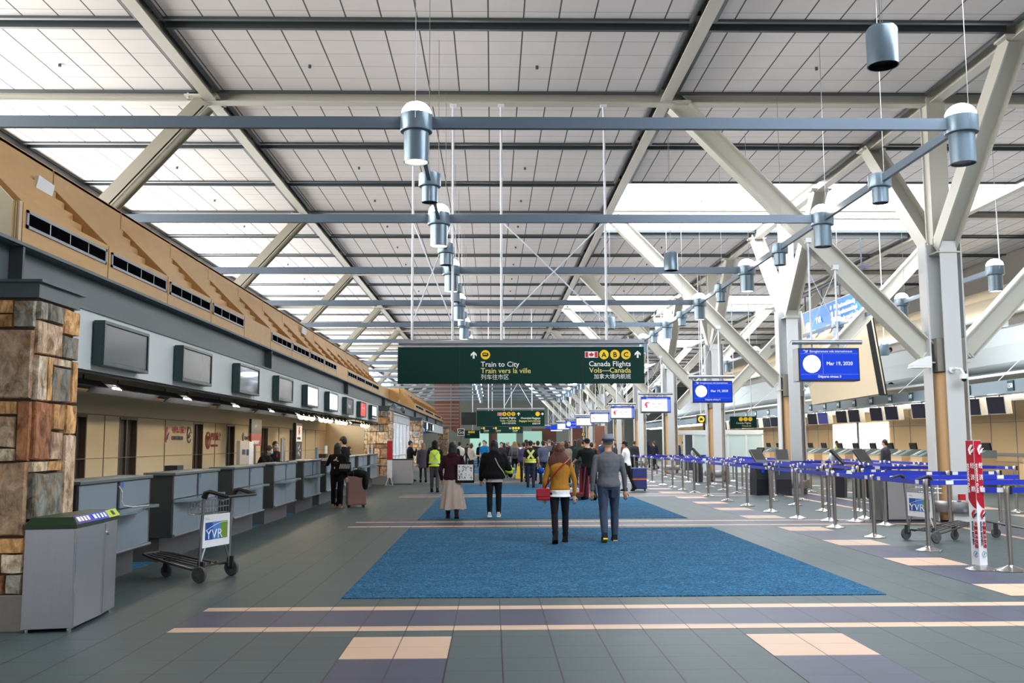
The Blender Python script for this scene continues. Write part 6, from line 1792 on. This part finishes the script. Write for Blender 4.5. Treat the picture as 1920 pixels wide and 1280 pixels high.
# clerks behind the left counters
person('clerk in a black suit and blue face mask behind the fifth left counter', -5.9, 26.2, 215, 1.72, (24, 24, 30), 'jacket', (24, 24, 30), 'trousers', hair='black', hairkind='short', sk='tan', mask=True, legs=((0, 0), (0, 0)), detail=2,
       arms=(((-.2, .2, -1), (.1, .8, -.4)), ((.2, .2, -1), (-.1, .8, -.4))), extra=lambda t, U, H, hz, A, L: MB().cbox(U((0, .078 * H, .75 * H)), (.03, .01, .2)).build('red_tie', cloth((190, 30, 40)), t))
person('clerk with brown hair and a blue mask bending over the fourth left counter', -5.85, 24.3, 250, 1.66, (20, 18, 22), 'jacket', (24, 24, 30), 'trousers', hair='brown', hairkind='long', sk='light', mask=True, legs=((0, 0), (0, 0)), lean=24, detail=2,
       arms=(((-.1, .6, -.8), (.1, .9, -.1)), ((.1, .6, -.8), (-.1, .9, -.1))))
person('clerk with dark hair bent forward behind the eighth left counter', -5.8, 37.6, 240, 1.60, (60, 50, 50), 'sweater', (24, 24, 30), 'trousers', hair='brown', hairkind='long', sk='light', legs=((0, 0), (0, 0)), lean=26, detail=2,
       arms=(((-.1, .6, -.8), (.1, .9, -.1)), ((.1, .6, -.8), (-.1, .9, -.1))))

# people in the middle distance: label, x, y, heading, height, options
MID = [
 ('man in dark jacket and jeans phoning beside the steel bin at the doors', -3.55, 41.5, -70, 1.76, dict(top=(34, 34, 38), pants=(34, 44, 66), hair='black', legs=((10, 0), (-6, 4)), arms=(((-.2, .2, -1), (.1, .5, -.8)), ((.3, .4, -.7), (-.1, .3, 1))), shoes=(30, 30, 30), sole=(230, 230, 230))),
 ('woman in a long grey-violet coat and dark tights near the glass doors', -2.95, 41.0, 10, 1.66, dict(top=(78, 72, 84), topkind='coat', pants=(40, 38, 50), legkind='leggings', hem=.36, hair='fair', hairkind='long', wd=1.15)),
 ('person in a white hooded top walking in the aisle, seen from behind', -1.55, 45.5, -5, 1.72, dict(top=(228, 226, 222), pants=(60, 62, 70), hair='black', hood=True)),
 ('woman in a cream hooded jacket with dark jeans, turned to the right', -1.02, 46.8, -60, 1.62, dict(top=(206, 196, 178), pants=(30, 34, 48), hair='brown', hairkind='bob', hood=True, sole=(230, 230, 230), arms=(((-.2, .4, -1), (0, 1, .1)), ((.2, .4, -1), (0, 1, 0))))),
 ('man in a bright blue tee shirt facing the camera beyond the cream jacket', -.42, 50.0, 160, 1.80, dict(top=(30, 130, 200), topkind='tee', pants=(40, 44, 60), hair='brown', sleeves='short', sk='light')),
 ('woman with long light brown hair and a grey backpack, black leggings and white shoes', 1.12, 48.0, 0, 1.72, dict(top=(92, 92, 98), pants=(22, 22, 26), legkind='leggings', hair='fair', hairkind='wavy', shoes=(226, 226, 226), legs=((-4, 6), (8, 2)), arms=(((-.3, .1, -1), (-.2, .5, -.6)), ((.4, .3, -.8), (.5, .8, -.1))))),
 ('man in black with a black backpack between the two working men', 2.0, 42.0, 0, 1.74, dict(top=(30, 30, 34), pants=(24, 24, 30), hair='black')),
 ('person in a grey-blue jacket left of the auburn-haired woman', 2.05, 38.5, 15, 1.74, dict(top=(84, 92, 112), pants=(40, 44, 56), hair='black')),
 ('man with shaved head in a grey tee shirt near the queue, seen from behind', 2.62, 44.0, 0, 1.80, dict(top=(98, 102, 112), topkind='tee', pants=(40, 42, 50), hair='grey', hairkind='cropped', sk='light', sleeves='short', wd=1.2)),
 ('person with a black backpack over a cream jacket, beside the man in the black cap', 2.22, 34.2, 0, 1.60, dict(top=(206, 204, 190), pants=(60, 60, 66), hair='black', hairkind='bob')),
 ('person in a straw hat and black coat in the crowd under the green sign', 2.4, 55.0, 5, 1.74, dict(top=(30, 30, 34), pants=(30, 30, 36), hair='brown', hat=(196, 176, 140))),
 ('person in black coat walking behind the lime-vested worker', -1.72, 44.0, 10, 1.70, dict(top=(30, 28, 34), pants=(26, 26, 30), hair='black', hairkind='long')),
 ('person in a navy coat near the second stone pillar, behind the grey coat', -2.9, 47.0, 0, 1.74, dict(top=(34, 36, 52), pants=(30, 30, 40), hair='black')),
 ('person in a violet jacket left of the harnessed worker', 1.35, 41.0, 0, 1.68, dict(top=(84, 80, 108), pants=(40, 40, 50), hair='black')),
 ('woman in black with a white bag beside the backpacked woman', .62, 50.5, 0, 1.66, dict(top=(30, 30, 34), pants=(30, 30, 36), hair='black', hairkind='long')),
 ('man facing the camera in a pale scarf behind the black puffer jacket', .45, 47.0, 170, 1.70, dict(top=(60, 56, 60), pants=(30, 30, 36), hair='black', sk='light')),
 ('man in a dark shirt standing at the kiosks past the second column', 12.9, 31.2, 40, 1.72, dict(top=(60, 62, 68), pants=(34, 36, 46), hair='black')),
 ('desk agent in a lime vest behind the right desks, near the second column', 17.2, 47.5, 90, 1.70, dict(top=(180, 190, 60), pants=(30, 30, 36), hair='brown')),
]
for lab, x, y, hd, H, kw in MID:
    kw.setdefault('detail', 2 if y < 44 else 3); person(lab, x, y, hd, H, **kw)
# crowd farther on
rnd = random.Random(11)
TOPS = [('black coat', (26, 26, 30)), ('grey jacket', (110, 112, 118)), ('navy jacket', (36, 42, 70)), ('white shirt', (214, 214, 214)), ('dark red jacket', (88, 30, 34)), ('brown coat', (96, 70, 52)), ('dull blue jacket', (50, 66, 104)), ('beige coat', (140, 124, 104)), ('rust jacket', (128, 78, 46)), ('dark green coat', (40, 60, 50)), ('charcoal jacket', (54, 54, 58))]
HAIRS = [('black hair', 'black', 'short'), ('long dark hair', 'black', 'long'), ('brown hair', 'brown', 'short'), ('long brown hair', 'brown', 'long'), ('fair hair', 'fair', 'short')]
spots = [(2.45, 37.0), (3.1, 40.0), (3.4, 37.5), (4.0, 38.6), (1.6, 45.0), (2.9, 46.5), (3.5, 50.5), (4.1, 47.5), (4.8, 51.0), (-2.2, 56), (-1.3, 60), (-.4, 57), (.3, 62), (.9, 58), (1.7, 61), (2.9, 52), (3.3, 58), (3.7, 48), (3.9, 62), (4.3, 54), (4.6, 66), (5.0, 47), (5.2, 58), (5.6, 70), (5.9, 51), (6.3, 63), (7.2, 56), (7.6, 66),
         (8.3, 60), (9.9, 58.5), (10.7, 57), (11.4, 59), (-2.6, 66), (-1.8, 70), (-.9, 68), (1.2, 72), (2.2, 70), (3.0, 75), (-1.0, 80), (.2, 84), (5.0, 80), (6.6, 76), (3.2, 43.5), (3.9, 41), (4.4, 44.5), (7.5, 50.5), (10.2, 63), (11.2, 66), (12.2, 61)]
k = 0
combos = [(a, b) for a in range(11) for b in range(5)]; rnd.shuffle(combos)
for (x, y), (a, b) in zip(spots, combos):
    where = 'far off left of the aisle' if x < 0 else 'under the far green signs' if x < 3 else 'in the queue left of the columns' if x < 8.5 else 'in the queue behind the columns'
    person('%s and %s, %s' % ('person with ' + TOPS[a][0], HAIRS[b][0], where), x, y, rnd.choice([0, 20, -30, 90, 180, 150]), rnd.uniform(1.62, 1.80), top=TOPS[a][1], pants=rnd.choice([(30, 30, 36), (40, 46, 66), (60, 58, 56)]),
           hair=HAIRS[b][1], hairkind=HAIRS[b][2], detail=3, sk=rnd.choice(['light', 'mid', 'tan']))
# two people leaning on the balcony
person('person in black with arms on the balcony parapet, nearer of two', 18.3, 43.2, 90, 1.7, top=(20, 20, 22), hair='black', detail=3, z0=4.25, hairkind='short')
person('dark-clothed person on the balcony parapet, farther of two', 18.3, 44.0, 90, 1.66, top=(50, 36, 34), hair='brown', detail=3, z0=4.25)

# steel bin by the doors, wet floor sign, pram, banners and odds and ends
def smallbin(x, y, lab):
    t = thing('waste_bin', lab, 'bin', (x, y, 0)); MB().box(-.45, .45, -.3, .3, .03, .98).build('body', BRUSH, t, bevel=.01); MB().box(-.46, .46, -.31, .31, .98, 1.02).build('lid', GREENP, t); MB().box(-.4, .4, -.26, .26, 0, .03).build('foot', BLACK, t)
smallbin(-3.68, 39.2, 'boxy steel waste bin with a dark lid beside the glass doors')
smallbin(-2.6, 52.0, 'pale steel waste bin farther along past the woman in the grey coat')
t = thing('wet_floor_sign', 'yellow folding wet floor sign standing in the aisle', 'floor sign', (1.28, 44.6, 0))
YS = mat('warning_yellow', (240, 200, 30), rough=.5)
for s in (-1, 1):
    m = MB(); m.add([(-.2, s * .17, 0), (.2, s * .17, 0), (.12, s * .02, .68), (-.12, s * .02, .68), (-.2, s * .185, 0), (.2, s * .185, 0), (.12, s * .035, .68), (-.12, s * .035, .68)], [(0, 1, 2, 3), (7, 6, 5, 4), (0, 4, 5, 1), (1, 5, 6, 2), (2, 6, 7, 3), (3, 7, 4, 0)])
    m.build('panel', YS, t)
m = MB(); m.tube([(-.07, -.09, .32), (.07, -.09, .32), (0, -.065, .46), (-.07, -.09, .32)], .01, 5); m.cbox((0, -.13, .2), (.2, .01, .02)); m.cbox((0, -.15, .13), (.16, .01, .02)); m.build('warning_mark', BLK, t)
m = MB(); m.box(-.05, .05, -.03, .03, .68, .73); m.build('grip', YS, t)
t = thing('pram', 'dark folded pram in front of the backpacked woman', 'pram', (.72, 45.3, 0))
m = MB()
for a, b_ in ((-.2, -.2), (.2, -.2), (0, .35)): m.cyl((a - .02, b_, .12), (a + .02, b_, .12), .12, n=14)
m.build('wheel', RUBBER, t); MB().tube([(-.2, -.2, .15), (-.18, -.1, .6), (-.2, -.45, 1.0), (.2, -.45, 1.0), (.18, -.1, .6), (.2, -.2, .15)], .018, 6).build('frame', STEEL, t)
MB().ell((0, .05, .62), (.2, .3, .22)).build('seat', cloth((30, 30, 40)), t, smooth=True)
# pull-up banner and poster panels behind the left counters
t = thing('airline_stand', 'tall display panel with a crimson bird emblem behind the left counters', 'display panel', (-6.2, 30.6, 0))
MB().box(-.05, .05, -.48, .48, 0, 2.3).build('frame', BLACK, t)
for z0, z1, mm in ((1.72, 2.22, WHITEG), (1.22, 1.66, mat('poster_dark', (60, 62, 66), rough=.5)), (.7, 1.16, WHITEG)): MB().box(.05, .06, -.42, .42, z0, z1).build('poster', mm, t)
swallow(t, .26, (.065, -.12, 1.93), SIDE, PINK, PINK); text('AIR CHINA', .1, MC['logo_grey'], t, (.066, -.32, 1.86), SIDE, 'airline_name', bold=.002)
m = MB()
for q in range(5): a0 = q * 1.257; m.cbox((.064, .14 * math.cos(a0), 1.44 + .13 * math.sin(a0)), (.006, .1, .05), rx=a0)
m.build('flower_mark', WHITEG, t); text('AIR CHINA', .09, PINK, t, (.066, -.3, 1.1), SIDE, 'airline_name')
t = thing('sky_priority_sign', 'red and black wall sign with the word SKY behind the fourth left counter', 'sign', (-6.3, 25.6, 1.7))
MB().box(-.03, .03, -.55, .55, .22, .6).build('black_panel', BLK, t); MB().box(-.03, .03, -.55, .55, -.1, .22).build('red_panel', MAROON, t)
text('SKY PRIORITY', .13, WHITEG, t, (.034, -.5, .04), SIDE, 'word', bold=.003); text('skyteam', .09, WHITEG, t, (.034, -.3, .46), SIDE, 'small_word')
MB().cyl((0, 0, -1.7), (0, 0, -.1), .03, n=8).build('post', STEEL, t)
t = thing('leaflet_rack', 'grey and white notice stand with papers behind the third left counter', 'notice stand', (-5.9, 22.9, 0))
MB().box(-.04, .04, -.5, .45, .76, 1.72).build('panel', mat('notice_grey', (176, 168, 156), rough=.6), t); MB().box(.04, .046, -.3, -.02, 1.4, 1.52).build('blue_label', NAVY, t); MB().box(.04, .046, .1, .35, 1.38, 1.52).build('blue_label', NAVY, t)
MB().box(.04, .05, .3, .7, 1.0, 1.7).build('paper', WHITEP, t)
MB().box(-.04, .04, -.4, .4, 0, .76).build('base', DARKMET, t)
t = thing('chrome_post_pair', 'two upright chrome posts standing on the third left counter', 'post', (-4.62, 21.2, 1.25))
MB().cyl((0, 0, 0), (0, 0, .52), .045, n=14).build('post', CHROME, t, smooth=True); MB().cyl((0, .16, 0), (0, .16, .52), .035, n=14).build('post', CHROME, t, smooth=True)
MB().cyl((0, .08, 0), (0, .08, .012), .14, n=20).build('foot', BLACK, t)
for k, (x, y, z, c, s, lab) in enumerate((( -4.72, 25.9, 1.25, (60, 120, 170), (.03, .2, .3), 'blue leaflet holder on the fifth left counter'), (-4.75, 27.5, 1.25, (226, 226, 226), (.04, .24, .34), 'white notice on the sixth left counter, nearer the couple'),
        (-4.75, 29.9, 1.25, (226, 226, 226), (.04, .2, .3), 'white notice on the seventh left counter'), (-4.75, 36.8, 1.25, (232, 232, 232), (.04, .12, .36), 'narrow white holder on the last left counter'),
        (-4.75, 38.0, 1.25, (232, 232, 232), (.04, .12, .36), 'narrow white holder at the far end of the last left counter'), (-5.0, 15.2, .76, (26, 26, 28), (.2, .3, .56), 'black printer behind the second left counter'),
        (-4.72, 26.9, 1.25, (30, 30, 32), (.2, .34, .12), 'black keypad on the left counter in front of the suited clerk'))):
    o = MB().box(x - s[0] / 2, x + s[0] / 2, y - s[1] / 2, y + s[1] / 2, z, z + s[2]).build('desk_item' if k > 4 else 'leaflet_holder', mat('item_%d' % k, c, rough=.4), bevel=.005); tag(o, lab, 'holder' if k < 5 else 'device')
# slim red and white banner leaning at the second stone pillar
t = thing('banner_post', 'slim red and white totem at the far end of the left counters', 'sign', (-4.05, 38.0, 0))
MB().box(-.09, .09, -.05, .05, .3, 1.0).build('white_part', MC['totem_white'], t); MB().box(-.1, .1, -.052, .052, 1.0, 1.75).build('red_part', TR, t)
MB().tube([(-.05, 0, .3), (-.14, -.1, .02), (.14, -.1, .02), (.05, 0, .3)], .02, 6).build('foot', WHITEP, t)
# dome cameras on the girder past the first timber wall
for k, (y, lab) in enumerate(((42.3, 'nearer dome camera on the girder beside the first timber wall'), (46.5, 'farther small dome camera on the girder over the glass doors'))):
    t = thing('dome_camera', lab, 'camera', (-4.5, y, 3.35)); MB().cyl((-.12, 0, 0), (.1, 0, 0), .04, n=10).build('arm', WHITEP, t); MB().ell((.16, 0, -.06), (.12, .12, .12)).build('dome', mat('smoked_dome', (120, 126, 136), rough=.15), t, smooth=True)
